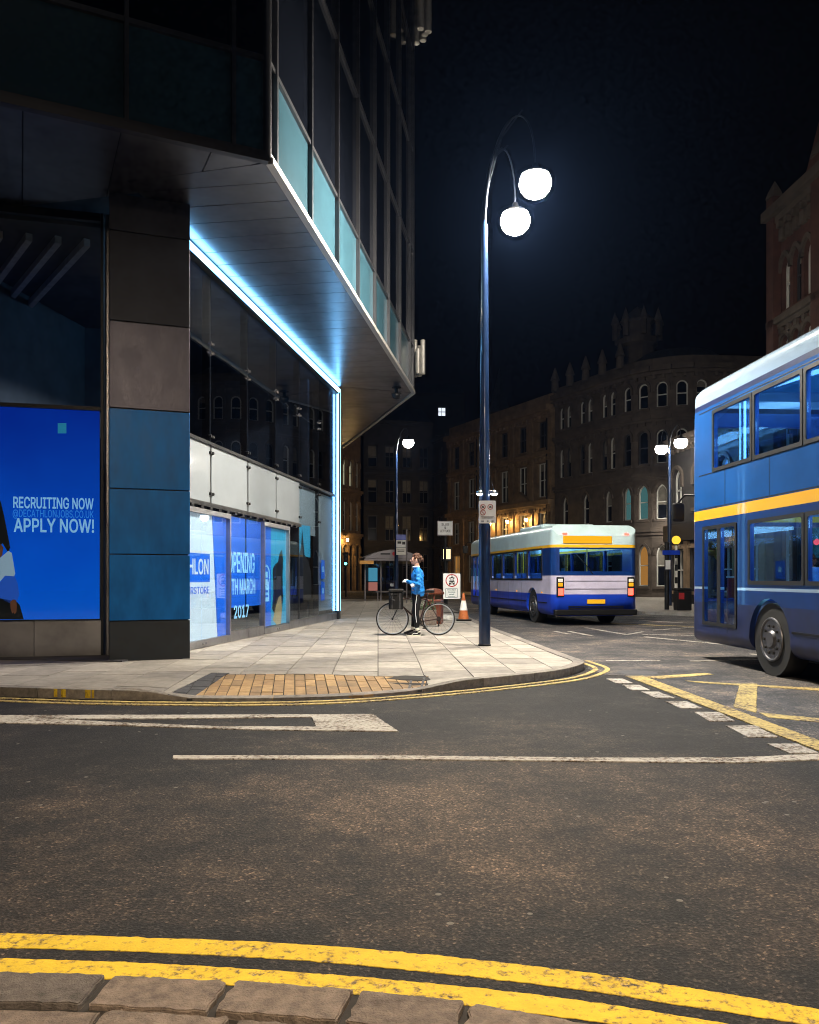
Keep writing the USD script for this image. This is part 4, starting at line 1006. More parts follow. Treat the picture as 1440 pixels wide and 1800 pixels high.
M['legging'] = pbr('black_leggings', (.004, .004, .005), .6, spec=.25, var=.3, scale=10)
M['hair'] = pbr('brown_hair', (.075, .028, .012), .6, var=.5, scale=60, bump=.8, bscale=120)
M['glove'] = pbr('white_glove', (.66, .68, .70), .7, var=.1)
M['sock'] = pbr('white_sock', (.62, .60, .52), .8)
person = thing('person', 'person in blue jacket and black leggings standing astride the bicycle, looking left', 'person')
hd = Wp(730.5, 984.5)
# head with face
head = [blob([(hd + [.012, 0, .028], .086), (hd + [-.02, 0, -.01], .078), (hd + [-.045, 0, -.055], .045), (hd + [.03, 0, -.01], .078)]),
        blob([(hd + [-.092, 0, .004], .010), (hd + [-.112, 0, -.022], .012), (hd + [-.085, 0, -.022], .014)]),
        blob([(hd + [-.088, -.016, -.05], .008), (hd + [-.088, .016, -.05], .008), (hd + [-.078, 0, -.058], .012)]),
        blob([(hd + [-.074, -.02, .022], .012), (hd + [-.074, .02, .022], .012)])]
neck = chain([(hd + [.02, 0, -.05], .058), (Wp(733, 1000), .062)])
hips = Wp(734, 1043); chest = Wp(733.5, 1012)
body = head + neck + [blob([(chest + [0, -.10, 0], .11), (chest + [0, .10, 0], .11), (hips + [0, -.07, 0], .12), (hips + [0, .07, 0], .12)])]
legs = {}
for s, hipp, knee, ank, heel, toe in ((-1, (733, 1047), (731, 1080), (733.5, 1106), (736, 1113.5), (716, 1114.5)), (1, (735, 1047), (729, 1080), (726, 1106), (729, 1113.5), (710, 1114.5))):
    off = s * (.09 if s < 0 else .12); off2 = s * (.16 if s < 0 else .2)
    hp, kn, an = Wp(*hipp, off), Wp(*knee, off2), Wp(*ank, off2)
    legs[s] = (hp, kn, an, Wp(*heel, off2), Wp(*toe, off2))
    body += chain([(hp, .098), (hp * .5 + kn * .5, .080), (kn, .058), (kn * .65 + an * .35 + [.012, 0, 0], .060), (an, .036)])
arms = {}
sh = {-1: Wp(735, 1004, -.17), 1: Wp(735, 1004, .17)}
el = {-1: Wp(735.5, 1027, -.235), 1: Wp(735, 1027, .235)}
wr = {-1: Wp(717.5, 1022.5, -.06), 1: Wp(725.5, 1026, -.10)}
for s in (-1, 1): body += chain([(sh[s], .062), (sh[s] * .5 + el[s] * .5, .052), (el[s], .044), (wr[s], .030)])
bodym = merge(body, .022, 6)
part(person, 'body', bodym, M['skin'], True)
# clothes follow the body a little outside it
jk = [blob([(chest + [0, -.10, .01], .122), (chest + [0, .10, .01], .122), (Wp(735, 1041) + [0, -.075, 0], .136), (Wp(735, 1041) + [0, .075, 0], .136)]),
      blob([(Wp(733, 1000.5), .070), (Wp(732.5, 997.5), .066)]), blob([(sh[-1], .072), (sh[1], .072), (chest + [.015, 0, .02], .13)])]
for s in (-1, 1):
    jk += chain([(sh[s], .076), (sh[s] * .5 + el[s] * .5 + [.006, 0, 0], .068), (el[s], .060), (el[s] * .45 + wr[s] * .55, .050), (wr[s], .041)])
jm = merge(jk, .018, 4)
v = jm.vertices; nn = jm.vertex_normals
fold = meshkit.fbm(v * [16, 16, 26], 3, 5) - .5
jm.vertices = v + nn * (fold * .046)[:, None]
part(person, 'jacket', jm, M['jacket'], True)
lg = [blob([(hips + [0, -.07, -.02], .128), (hips + [0, .07, -.02], .128)])]
for s in (-1, 1):
    hp, kn, an = legs[s][:3]
    lg += chain([(hp, .108), (hp * .5 + kn * .5, .088), (kn, .064), (kn * .65 + an * .35 + [.012, 0, 0], .066), (kn * .15 + an * .85, .046)])
part(person, 'leggings', merge(lg, .02, 5), M['legging'], True)
hp, kn, an = legs[-1][:3]
strp = [hp + [.0, -.112, .02], hp * .5 + kn * .5 + [-.02, -.09, 0], kn + [-.005, -.067, 0], kn * .5 + an * .5 + [.0, -.066, 0]]
part(person, 'leg_stripe', tube(strp, .007), M['glove'], True)
for s in (-1, 1):
    hp, kn, an, he, to = legs[s]
    part(person, 'sock', tm(m3.Manifold.batch_boolean(chain([(kn * .12 + an * .88, .044), (an, .042), (an * .3 + he * .7 + [0, 0, .02], .042)]), m3.OpType.Add)), M['sock'], True)
    part(person, 'sock_band', cyl(an * .8 + he * .2 + [0, 0, -.0], an * .55 + he * .45, .047, n=20), M['legging'])
    zf = PZ + .012
    ball = to * .72 + he * .28
    shoe = [blob([((he[0], he[1], zf + .045), .042), ((he[0] - .07, he[1], zf + .062), .042), ((ball[0], ball[1] - .012, zf + .03), .036), ((ball[0], ball[1] + .012, zf + .03), .036), ((to[0] + .02, to[1], zf + .022), .026)])]
    k = part(person, 'shoe', merge(shoe, .02, 2), M['black'], True)
    sole = m3.Manifold.batch_hull([m3.Manifold.cylinder(.022, .043, .043, 16).translate((he[0] + .003, he[1], PZ + .001)), m3.Manifold.cylinder(.022, .045, .045, 16).translate((ball[0], ball[1], PZ + .001)), m3.Manifold.cylinder(.022, .03, .03, 16).translate((to[0] + .018, to[1], PZ + .001))])
    part(k, 'sole', tm(sole), M['sock'], 40)
    part(k, 'side_flash', tube([(ball[0] + .03, he[1] + s * .044, zf + .02), (ball[0] + .08, he[1] + s * .047, zf + .05), (he[0] - .02, he[1] + s * .045, zf + .04)], .006), M['glove'])
def hand(wrist, fwd, palm_n, thumb_side):
    "gloved hand: palm, four bent fingers of unequal length, thumb"
    f = fwd / np.linalg.norm(fwd); n_ = palm_n - f * np.dot(palm_n, f); n_ /= np.linalg.norm(n_); sd = np.cross(n_, f) * thumb_side
    pc = wrist + f * .055
    ms = [blob([(wrist, .030), (pc + sd * .028, .019), (pc - sd * .030, .018), (pc + f * .035 + sd * .030, .016), (pc + f * .032 - sd * .030, .015)])]
    for k, (o, ln) in enumerate(((.032, .075), (.011, .084), (-.010, .078), (-.031, .062))):
        a = pc + f * .036 + sd * o
        b = a + f * ln * .45 + n_ * ln * .18; c = b + f * ln * .22 + n_ * ln * .32; d = c - f * ln * .02 + n_ * ln * .26
        ms += chain([(a, .0125), (b, .0115), (c, .0105), (d, .009)], 12)
    a = pc - f * .02 + sd * .032; b = a + sd * .028 + f * .028 + n_ * .012; c = b + f * .034 + n_ * .018
    ms += chain([(a, .016), (b, .013), (c, .0105)], 12)
    return merge(ms, .008, 3)
part(person, 'glove', hand(wr[-1], np.array([-.75, .55, .25]), np.array([.2, .5, -.6]), 1), M['glove'], True)
part(person, 'glove', hand(wr[1], np.array([-.1, -.95, -.1]), np.array([.5, .3, -.8]), -1), M['glove'], True)
hr = [blob([(hd + [.040, 0, .050], .088), (hd + [.055, 0, .0], .078), (hd + [-.010, 0, .080], .062)])]
for k in range(46):
    a = rng.uniform(0, TAU); e = rng.uniform(-.2, 1.4)
    p = hd + np.array([.035 + .088 * math.cos(a) * math.cos(e), .088 * math.sin(a) * math.cos(e), .03 + .10 * math.sin(e)])
    if p[0] < hd[0] - .005 and p[2] < hd[2] + .085: continue
    hr.append(m3.Manifold.sphere(rng.uniform(.018, .034), 10).translate(tuple(p)))
hr += chain([(hd + [.10, 0, .03], .035), (hd + [.145, 0, .015], .032), (hd + [.165, .01, -.015], .018)])
part(person, 'hair', merge(hr, .012, 1), M['hair'], True)
for s in (-1, 1):
    ear = hd + np.array([.012, s * .082, -.012])
    part(person, 'ear', blob([(ear + [0, 0, .018], .013), (ear + [-.003, 0, -.015], .009)]), M['skin'], True)
    eye = hd + np.array([-.083, s * .033, .010])
    part(person, 'eye', m3.Manifold.sphere(.011, 12).translate(tuple(eye)), M['legging'], True)
part(person, 'mouth', blob([(hd + [-.0915, -.014, -.054], .005), (hd + [-.0915, .014, -.054], .005)]), M['hair'], True)
part(person, 'white_scarf', torus(.068, .017, 24, 8).apply_transform(np.array([[1, 0, 0, 0], [0, 0, 1, 0], [0, 1, 0, 0], [0, 0, 0, 1.]])).apply_translation(Wp(731.5, 996.5)), M['glove'], True)

# ------------------------------------------------------------------ street things on the pavement
# temporary road sign on legs
ty = 24.0
sp_ = Plane(V(777, 1050, ty)[:2], V(811, 1050, ty + .1)[:2])
t = thing('road_sign', 'white temporary no motor vehicles sign on thin black legs beside the traffic cone', 'sign')
part(t, 'plate', on_plane_rect(sp_, 779, 809, 1008, 1053, 0, .012, .04), M['white'])
c = sp_.uv(794.3, 1020.5); r = .19
part(t, 'red_ring', sp_.poly(Point(*c).buffer(r).difference(Point(*c).buffer(r - .03)), .0125, .014), M['print_red'])
carp = unary_union([Polygon([(-.085, -.10), (.085, -.10), (.085, -.03), (.065, .015), (.05, .05), (-.05, .05), (-.065, .015), (-.085, -.03)]).difference(unary_union([Polygon([(-.05, .012), (.05, .012), (.038, .04), (-.038, .04)]), Point(-.055, -.045).buffer(.016), Point(.055, -.045).buffer(.016), sbox(-.03, -.075, .03, -.055)])), sbox(-.08, -.13, -.045, -.1), sbox(.045, -.13, .08, -.1)])
moto = unary_union([Point(-.055, .082).buffer(.024), Point(.055, .082).buffer(.024), Polygon([(-.055, .085), (-.02, .115), (.03, .11), (.06, .085), (.0, .075)]), Polygon([(-.02, .1), (.0, .145), (.025, .14), (.015, .1)]), Point(.0, .15).buffer(.014)])
part(t, 'pictogram', sp_.poly(affinity.translate(unary_union([carp, moto]), c[0], c[1] - .01), .0125, .014), M['print_black'])
M['sign_green'] = pbr('sign_border', (.02, .10, .11), .5)
a, b = sp_.uv(783, 1050.5), sp_.uv(804.5, 1034.5)
pl_ = sbox(a[0], a[1], b[0], b[1])
part(t, 'plate_border', sp_.poly(pl_.difference(pl_.buffer(-.014)), .0125, .014), M['sign_green'])
hh = (b[1] - a[1]) / 4
for k, w_ in enumerate(('Except', 'buses', 'and', 'taxis')):
    tw = {0: .25, 1: .22, 2: .15, 3: .19}[k]
    part(t, 'lettering', sp_.text(w_, (a[0] + b[0]) / 2 - tw / 2, b[1] - hh * (k + .82), hh * .58, .0125, width=tw, bold=True), M['sign_green'])
zb_ = sp_.vz(780, 1053)
for u in (sp_.at(778), sp_.at(810)):
    part(t, 'leg', sp_.box(u - .016, u + .016, PZ, sp_.vz(790, 1006), -.02, .012), M['black'])
    part(t, 'foot', sp_.box(u - .02, u + .02, PZ, PZ + .03, -.35, .35), M['black'])
part(t, 'cross_bar', sp_.box(sp_.at(778), sp_.at(810), PZ + .20, PZ + .225, -.015, .01), M['black'])
sb = G(787, 1091, PZ)
M['sandbag'] = pbr('sandbag', (.42, .42, .40), .85, var=.25, scale=9, bump=.5, bscale=20)
sbm = trimesh.creation.icosphere(3, 1.0); sbm.apply_scale((.20, .16, .11)); sbm.vertices += sbm.vertex_normals * ((meshkit.fbm(sbm.vertices * 9, 3) - .5) * .09)[:, None]
sbm.vertices[:, 2] = np.maximum(sbm.vertices[:, 2], -.06); sbm.apply_translation((sb[0], sb[1] + .1, PZ + .06))
one('sandbag', sbm, M['sandbag'], 'grey sandbag weighing down the temporary road sign', 'sandbag', smooth=True)
cb = G(815, 1091, PZ)
t = thing('traffic_cone', 'orange and white traffic cone on the kerb beside the temporary sign', 'cone', (cb[0], cb[1], PZ))
part(t, 'base', [rbox(-.22, .22, -.22, .22, 0, .05, .015)], M['black'])
def fr(z): return .165 - .135 * z / .76
part(t, 'cone_body', lathe([(0, .05), (fr(.05), .05), (fr(.30), .30), (fr(.30), .301), (0, .301)], 24), M['orange'], 40)
part(t, 'white_sleeve', lathe([(0, .302), (fr(.30) + .004, .302), (fr(.58) + .004, .58), (0, .58)], 24), M['cone_white'], 40)
part(t, 'cone_tip', lathe([(0, .581), (fr(.58), .581), (fr(.78), .78), (fr(.80) * .7, .80), (0, .80)], 24), M['orange'], 40)
# brown litter bin behind the bicycle
bn = V(763, 1080, 22.0)
M['bin_brown'] = pbr('brown_cast_bin', (.13, .035, .018), .45, .3, var=.3, scale=6)
t = thing('litter_bin', 'brown cast litter bin standing behind the bicycle saddle', 'litter bin', (bn[0], bn[1], PZ))
part(t, 'body', lathe([(0, 0), (.22, 0), (.25, .05), (.25, .62), (.23, .66), (0, .66)], 8), M['bin_brown'])
part(t, 'lid', lathe([(0, .80), (.27, .80), (.28, .84), (.2, .93), (0, .97)], 8), M['bin_brown'])
part(t, 'lid_post', [cyl((.2 * math.cos(a), .2 * math.sin(a), .65), (.2 * math.cos(a), .2 * math.sin(a), .82), .02) for a in (0, 1.57, 3.14, 4.71)], M['bin_brown'])
part(t, 'rim', torus(.245, .012, 8, 6).apply_transform(np.array([[1, 0, 0, 0], [0, 0, 1, 0], [0, 1, 0, .60], [0, 0, 0, 1.]])), M['black'])
bn = V(745, 1078, 21.6)
t = thing('planter', 'low stone planter with dark foliage behind the rider', 'planter', (bn[0], bn[1], PZ))
part(t, 'trough', [rbox(-.33, .33, -.2, .2, 0, .40, .02)], M['sett0'])
lv = []
for k in range(240):
    p = np.array([rng.uniform(-.32, .32), rng.uniform(-.2, .2), .38 + abs(rng.normal(0, .12))]); s = rng.uniform(.03, .06); d1_, d2_ = rng.normal(0, 1, 3), rng.normal(0, 1, 3)
    lv.append((p, d1_ / np.linalg.norm(d1_) * s, d2_ / np.linalg.norm(d2_) * s * .5))
vv = np.array([[p - a_, p + b_, p + a_, p - b_] for p, a_, b_ in lv]).reshape(-1, 3)
ff = np.array([[4 * i, 4 * i + 1, 4 * i + 2] for i in range(len(lv))] + [[4 * i, 4 * i + 2, 4 * i + 3] for i in range(len(lv))])
M['leaf'] = pbr('dark_leaf', (.03, .05, .018), .6, var=.5, scale=20)
part(t, 'foliage', (vv, ff), M['leaf'], kind='stuff')

# bus shelter and stop flag
sy = 43.
s0, s1 = V(650, 1050, sy), V(735, 1050, sy + .6)
SP = Plane(s0[:2], s1[:2], PZ)
t = thing('bus_shelter', 'grey curved roof bus shelter with glass sides beyond the cyclist', 'bus shelter')
M['shelter'] = pbr('shelter_grey_metal', (.20, .185, .20), .45, .4)
prof = [(-.25 + (SP.L + .5) * k / 14, 2.30 + .42 * math.sin(math.pi * k / 14)) for k in range(15)]
part(t, 'roof', [SP.poly([(-.25, 2.24)] + prof + [(SP.L + .25, 2.24)], -.05, .02), SP.poly([p for p in prof] + [(p[0], p[1] - .05) for p in prof[::-1]], -1.5, -.06), SP.box(-.3, SP.L + .3, 2.14, 2.22, -1.5, .06)], M['shelter'])
part(t, 'roof_emblem', SP.poly(Point(SP.L / 2, 2.5).buffer(.10), .021, .03), M['print_red'])
part(t, 'roof_notice', [SP.poly(unary_union([sbox(SP.L * a_, 2.45, SP.L * b_, 2.53)]), .021, .03) for a_, b_ in ((.22, .42), (.58, .78))], M['print_black'])
for u in (0, SP.L * .33, SP.L * .66, SP.L):
    part(t, 'post', SP.box(u - .04, u + .04, 0, 2.14, -1.4, -1.32), M['shelter'])
part(t, 'post', SP.box(SP.L - .05, SP.L + .05, 0, 2.14, -.1, -.0), M['shelter'])
for k in range(3): part(t, 'glass_panel', SP.box(SP.L * k / 3 + .05, SP.L * (k + 1) / 3 - .05, .25, 2.0, -1.37, -1.35), M['dark_pane'])
part(t, 'bench', [SP.box(.4, SP.L - .4, .45, .5, -1.2, -.85)] + [SP.box(u, u + .06, 0, .45, -1.05, -1.0) for u in (.6, SP.L - .7)], M['shelter'])
M['advert'] = emit('shelter_advert_glow', (.10, .42, .62), .55)
M['advert_warm'] = emit('shelter_warm_advert_glow', (.9, .35, .28), .35)
part(t, 'advert_panel', SP.box(-.05, .42, 1.05, 1.75, -.08, -.03), M['advert'])
part(t, 'advert_panel', SP.box(-.05, .42, .55, 1.0, -.08, -.03), M['advert_warm'])
part(t, 'yellow_end_sign', SP.box(-.55, .2, 1.95, 2.13, .065, .10), pbr('buff_sign', (.55, .27, .06), .5))
q = V(706, 1050, 40.2)
t = thing('bus_stop_flag', 'bus stop flag with blue heading and white plates above the shelter roof', 'sign', (q[0], q[1], PZ))
part(t, 'post', cyl((.25, 0, 0), (.25, 0, 3.6), .035), M['shelter'])
part(t, 'blue_plate', bx(-.26, .21, -.02, .02, 3.10, 3.35), M['bus_royal'])
part(t, 'white_plate', bx(-.26, .21, -.02, .02, 2.72, 3.08), M['white'])
part(t, 'white_plate', bx(-.26, .21, -.02, .02, 2.36, 2.70), M['cone_white'])
for q_ in ((-.2, -.02, 2.90, 3.02), (.03, .17, 2.86, 3.0), (-.2, .14, 2.5, 2.53), (-.2, .14, 2.58, 2.61)): part(t, 'route_mark', bx(q_[0], q_[1], -.026, -.021, q_[2], q_[3]), M['print_black'])
# hanging pub sign on a dark post
q = V(782, 1050, 36.); a_ = V(770.5, 940, 36.); b_ = V(795, 917, 36.)
t = thing('hanging_sign', 'square white pub sign in dark capitals on a dark post above the road sign', 'sign')
HS = Plane(a_[:2], b_[:2])
part(t, 'post', cyl((q[0] + .02, 36.12, PZ), (q[0] + .02, 36.12, b_[2]), .05), M['black'])
part(t, 'board', HS.box(0, HS.L, a_[2], b_[2], -.06, 0), M['white'])
part(t, 'board_frame', HS.put(ext(sbox(-.03, a_[2] - .03, HS.L + .03, b_[2] + .03).difference(sbox(0, a_[2], HS.L, b_[2])), .08, -.065)), M['shelter'])
for k, (w_, wd) in enumerate((('SLUG', .33), ('&', .09), ('LETTUCE', .46))):
    part(t, 'lettering', HS.text(w_, HS.L / 2 - wd / 2, b_[2] - .17 - .145 * k, .10, .001, width=wd, bold=True), M['print_black'])
# traffic signals
def signal(label, loc, h, aspect, cat='traffic light', face=0.):
    t = thing('traffic_light', label, cat, loc, face)
    part(t, 'pole', cyl((0, .12, 0), (0, .12, h + .2), .055), M['black'])
    part(t, 'head', rbox(-.16, .16, -.12, .1, h - .45, h + .5, .03), M['black'])
    for k, nm in enumerate(('green_lamp', 'amber_lamp', 'red_lamp')):
        z = h - .28 + .3 * k
        part(t, nm, lathe([(0, 0), (.10, 0), (.09, .02), (0, .03)], 18).apply_transform(np.array([[1, 0, 0, 0], [0, 0, -1, -.121], [0, 1, 0, z], [0, 0, 0, 1.]])), M['sig_' + nm[0]] if k == aspect else M['print_black'])
        part(t, 'visor', tube([(.11 * math.cos(a), -.18, z + .11 * math.sin(a)) for a in np.linspace(.3, 2.84, 9)], .012), M['black'])
    return t
M['sig_g'] = emit('signal_green', (.12, .95, .75), 5.); M['sig_r'] = emit('signal_red', (1., .03, .02), 6.); M['sig_a'] = emit('signal_amber', (1., .5, .05), 5.)
q = V(608, 1045, 56.)
signal('traffic light showing green in front of the warm arched building', (q[0], q[1], .02), 2.55, 0)
q = V(1432, 1066, 25.)
signal('traffic light showing red on the far pavement seen past the nearer bus', (q[0], q[1], .11), 2.0, 2)
q = V(783, 1050, 38.)
t = thing('lit_sign_post', 'small lit vertical shop sign on a dark bracket under the pub sign', 'sign', (q[0], q[1], 0))
M['sig_glow'] = emit('lit_sign_glow', (1., .78, .42), 1.5)
part(t, 'case', rbox(-.16, .30, -.08, .1, 2.1, 2.75, .02), M['black'])
part(t, 'lit_face', bx(-.10, .24, -.095, -.081, 2.2, 2.66), M['sig_glow'])
part(t, 'post', cyl((.07, .02, .0), (.07, .02, 2.2), .045), M['black'])
# belisha beacons
M['beacon'] = emit('beacon_yellow_glow', (1.0, .62, .05), 1.3)
def beacon(label, loc):
    t = thing('belisha_beacon', label, 'crossing beacon', loc, group=None)
    part(t, 'globe', trimesh.creation.icosphere(3, .17).apply_translation((0, 0, 2.72)), M['beacon'], True)
    part(t, 'globe_collar', cyl((0, 0, 2.50), (0, 0, 2.58), .06), M['black'])
    z = 0.
    for k in range(10):
        part(t, 'white_band' if k % 2 else 'black_band', cyl((0, 0, k * .25), (0, 0, (k + 1) * .25), .055 if k % 2 else .054, n=16), M['cone_white'] if k % 2 else M['black'])
    return t
q = V(1189, 1075, 32.5)
bcn = beacon('yellow globe crossing beacon on striped pole beside the dark litter bin', (q[0], q[1], .11))
q = V(1318, 1080, 29.)
copy_of(bcn, 'yellow globe crossing beacon seen behind the nearer bus', (q[0], q[1], .11))
q = V(1200, 1075, 31.)
t = thing('street_bin', 'dark square street bin with red notice at the foot of the crossing beacon', 'litter bin', (q[0], q[1], .11))
part(t, 'body', rbox(-.27, .27, -.25, .25, 0, .72, .03), M['black'])
part(t, 'hood', rbox(-.28, .28, -.26, .26, .73, .84, .04), M['black'])
part(t, 'red_notice', bx(-.22, -.02, -.256, -.251, .42, .66), M['print_red'])
q = V(1177, 1075, 31.5)
t = thing('street_name_post', 'black signpost carrying a blue street name plate by the beacon', 'sign', (q[0], q[1], .11))
part(t, 'post', cyl((-.1, 0, 0), (-.1, 0, 2.6), .09), M['black'])
part(t, 'blue_plate', bx(-.30, .36, -.12, -.095, 2.10, 2.28), M['bus_royal'])
part(t, 'pale_notice', bx(-.18, -.0, -.12, -.095, 1.55, 1.9), M['white'])
q = V(1285, 1084, 28.)
t = thing('pillar_post', 'slim dark red post on the far pavement behind the nearer bus', 'post', (q[0], q[1], .11))
part(t, 'shaft', [rbox(-.10, .10, -.08, .08, 0, 1.22, .02)], pbr('dark_red_post', (.18, .015, .02), .4))
part(t, 'cap', rbox(-.13, .13, -.11, .11, 1.225, 1.28, .02), M['white'])
# ------------------------------------------------------------------ Victorian buildings
for k, c in (('stone_warm', (.155, .105, .062)), ('stone_dark', (.062, .048, .038)), ('brick_red', (.050, .019, .013)), ('stone_black', (.022, .020, .020))):
    M[k] = pbr(k, c, .85, var=.38, scale=1.6, bump=.4, bscale=9)
M['slate'] = pbr('roof_slate', (.03, .032, .038), .6, var=.3, scale=5)
M['sash'] = pbr('sash_paint', (.42, .41, .38), .5)
M['sash_dark'] = pbr('dark_sash_paint', (.03, .03, .032), .5)
M['room_dark'] = pbr('dark_room_glass', (.006, .007, .010), .08, spec=.7)
M['room_lit'] = emit('lit_room_window', (.80, .78, .50), .42)
M['room_teal'] = emit('lit_teal_window', (.16, .42, .42), .28)
M['room_amber'] = emit('lit_amber_window', (.9, .42, .10), .35)
M['room_white'] = emit('lit_white_window', (.80, .88, 1.0), 1.1)
M['sconce'] = emit('warm_wall_lamp', (1.0, .58, .18), 420.)
def arched(u0, u1, v0, v1, kind):
    if kind == 'flat': return sbox(u0, v0, u1, v1)
    r = (u1 - u0) / 2
    if kind == 'round': return sbox(u0, v0, u1, v1 - r).union(Point((u0 + u1) / 2, v1 - r).buffer(r, quad_segs=6))
    p = (u1 - u0)
    a = Point(u0, v1 - p * .87).buffer(p, quad_segs=8).intersection(Point(u1, v1 - p * .87).buffer(p, quad_segs=8))
    return sbox(u0, v0, u1, v1 - p * .87).union(a.intersection(sbox(u0, v1 - p * .87, u1, v1 + 1)))
M['blind'] = pbr('window_blind', (.13, .12, .10), .9, var=.2)
wr_ = np.random.default_rng(3)
def win(t, pl, u0, u1, v0, v1, kind, room, sash, hood=None, stone=None, sill=True):
    g = arched(u0, u1, v0, v1, kind)
    fr_ = g.difference(g.buffer(-.07))
    um = (u0 + u1) / 2
    fr_ = fr_.union(sbox(u0, (v0 + v1) / 2 - .03, u1, (v0 + v1) / 2 + .03).intersection(g))
    if u1 - u0 > .9: fr_ = fr_.union(sbox(um - .025, v0, um + .025, v1).intersection(g))
    w = part(t, 'window', pl.poly(fr_, -.24, -.16), sash)
    if room is M['room_dark'] and wr_.random() < .55:            # a blind or curtain drawn part of the way down
        bl_ = v1 - (v1 - v0) * wr_.uniform(.2, .6)
        part(w, 'blind', pl.poly(g.buffer(-.02).intersection(sbox(u0, bl_, u1, v1)), -.244, -.241), M['blind'])
    part(w, 'pane', pl.poly(g, -.27, -.246), room)
    if sill: part(w, 'sill', pl.box(u0 - .12, u1 + .12, v0 - .16, v0 - .005, -.1, .12), stone)
    if hood is not None:
        if kind == 'flat': part(w, 'surround', pl.box(u0 - .15, u1 + .15, v1 + .02, v1 + .22, -.05, .14), stone)
        else: part(w, 'surround', pl.poly(g.buffer(.2, quad_segs=4).difference(g.buffer(.03)).intersection(sbox(u0 - 1, v1 - (u1 - u0) * .9, u1 + 1, v1 + 1)), -.02, .10), stone)
    return g
def wall(t, pl, v0, v1, holes, m, thick=.3, u0=0., u1=None):
    g = sbox(u0, v0, pl.L if u1 is None else u1, v1).difference(unary_union(holes)) if holes else sbox(u0, v0, pl.L if u1 is None else u1, v1)
    part(t, 'wall', pl.poly(g, -thick, 0), m)
def cornice(t, pl, v, h, out, m, dent=True, name='cornice', u0=-.02, u1=None):
    u1 = pl.L + .02 if u1 is None else u1
    c = part(t, name, [pl.box(u0, u1, v, v + h * .4, .005, out * .5), pl.box(u0, u1, v + h * .401, v + h, .005, out)], m)
    if dent:
        k = u0 + .1; ds = []
        while k < u1 - .2: ds.append(pl.box(k, k + .2, v - .22, v - .005, .005, out * .45)); k += .55
        part(c, 'brackets', ds, m, kind='stuff')
def roof(t, pl, v, h, depth, m):
    part(t, 'roof', pl.put((np.array([(0, v, -.1), (pl.L, v, -.1), (pl.L, v + h, -depth / 2), (0, v + h, -depth / 2), (pl.L, v, -depth), (0, v, -depth)]),
                            np.array([(0, 1, 2), (0, 2, 3), (3, 2, 4), (3, 4, 5), (0, 3, 5), (1, 4, 2), (0, 5, 4), (0, 4, 1)])) if False else trimesh.Trimesh(
        np.array([(0, v, -.1), (pl.L, v, -.1), (pl.L, v + h, -depth / 2), (0, v + h, -depth / 2), (pl.L, v, -depth), (0, v, -depth)]),
        np.array([(0, 1, 2), (0, 2, 3), (3, 2, 4), (3, 4, 5), (0, 3, 5), (1, 4, 2), (0, 5, 4), (0, 4, 1)]), process=False)), m)
def pick(p, dark, *lit):
    return lit[rng.integers(len(lit))] if rng.random() < p else dark

# 1: classical stone terrace, warm-lit ground floor
T3 = Plane((3.6, 74.5), (10.5, 60.0))
t = thing('terrace_building', 'pale classical stone building with warm-lit ground floor behind the farther bus', 'building')
nb = 6; bw_ = T3.L / nb
holes = []
for k in range(nb):
    c = (k + .5) * bw_
    for v0, v1, hw in ((.9, 3.3, .62), (4.3, 6.2, .55), (7.35, 9.9, .58), (11.0, 13.0, .52)):
        kd = 'flat'
        holes.append(win(t, T3, c - hw, c + hw, v0, v1, kd, M['room_dark'] if v0 > 4 or rng.random() < .5 else M['room_amber'], M['sash'] if v0 < 11 else M['sash_dark'], True, M['stone_warm']))
wall(t, T3, 0, 14.2, holes, M['stone_warm'])
for k in range(nb + 1):
    c = min(max(k * bw_, .22), T3.L - .22)
    for v0, v1 in ((.0, 6.5), (7.15, 10.3), (10.75, 13.4)):
        p_ = part(t, 'pilaster', T3.box(c - .2, c + .2, v0, v1 - .31, .004, .16), M['stone_warm'])
        part(p_, 'capital', T3.box(c - .27, c + .27, v1 - .30, v1 - .02, .004, .24), M['stone_warm'])
for v, h, o in ((6.5, .6, .45), (10.3, .42, .3), (13.4, .65, .6)): cornice(t, T3, v, h, o, M['stone_warm'])
part(t, 'parapet', T3.box(0, T3.L, 14.21, 14.9, -.3, -.02), M['stone_warm'])
part(t, 'pediment', T3.poly([(T3.L - 5.6, 7.12), (T3.L - 2.6, 7.12), (T3.L - 4.1, 8.0)], .02, .4), M['stone_warm'])
roof(t, T3, 14.3, 2.2, 10, M['slate'])
part(t, 'gable_wall', Plane((10.5, 60.), (10.5 + 9 * .9, 60. + 9 * .43)).box(0, 9, 0, 14.2, -.3, -.02), M['stone_dark'])
for k in range(3, 6):
    u = (k + 0.) * bw_ + .02; p3 = T3.A + T3.u * u + T3.w * .55
    l_ = thing('wall_lamp', ('warm wall lamp on the classical building, ' + ('leftmost', 'middle', 'rightmost')[k - 3] + ' of three above the farther bus'), 'wall lamp', (p3[0], p3[1], 5.75))
    part(l_, 'glass', lathe([(0, -.16), (.09, -.12), (.12, .06), (0, .06)], 10), M['sconce'], True)
    part(l_, 'cap', lathe([(0, .20), (.15, .065), (0, .065)], 10), M['black'])
    part(l_, 'bracket', cyl((0, 0, .1), tuple(-T3.w * .40 + [0, 0, .1]), .03), M['black'])

for u in (T3.L * .33, T3.L - .5): part(t, 'drainpipe', T3.cyl((u, .1, .2), (u, 13.3, .2), .055), M['black'])
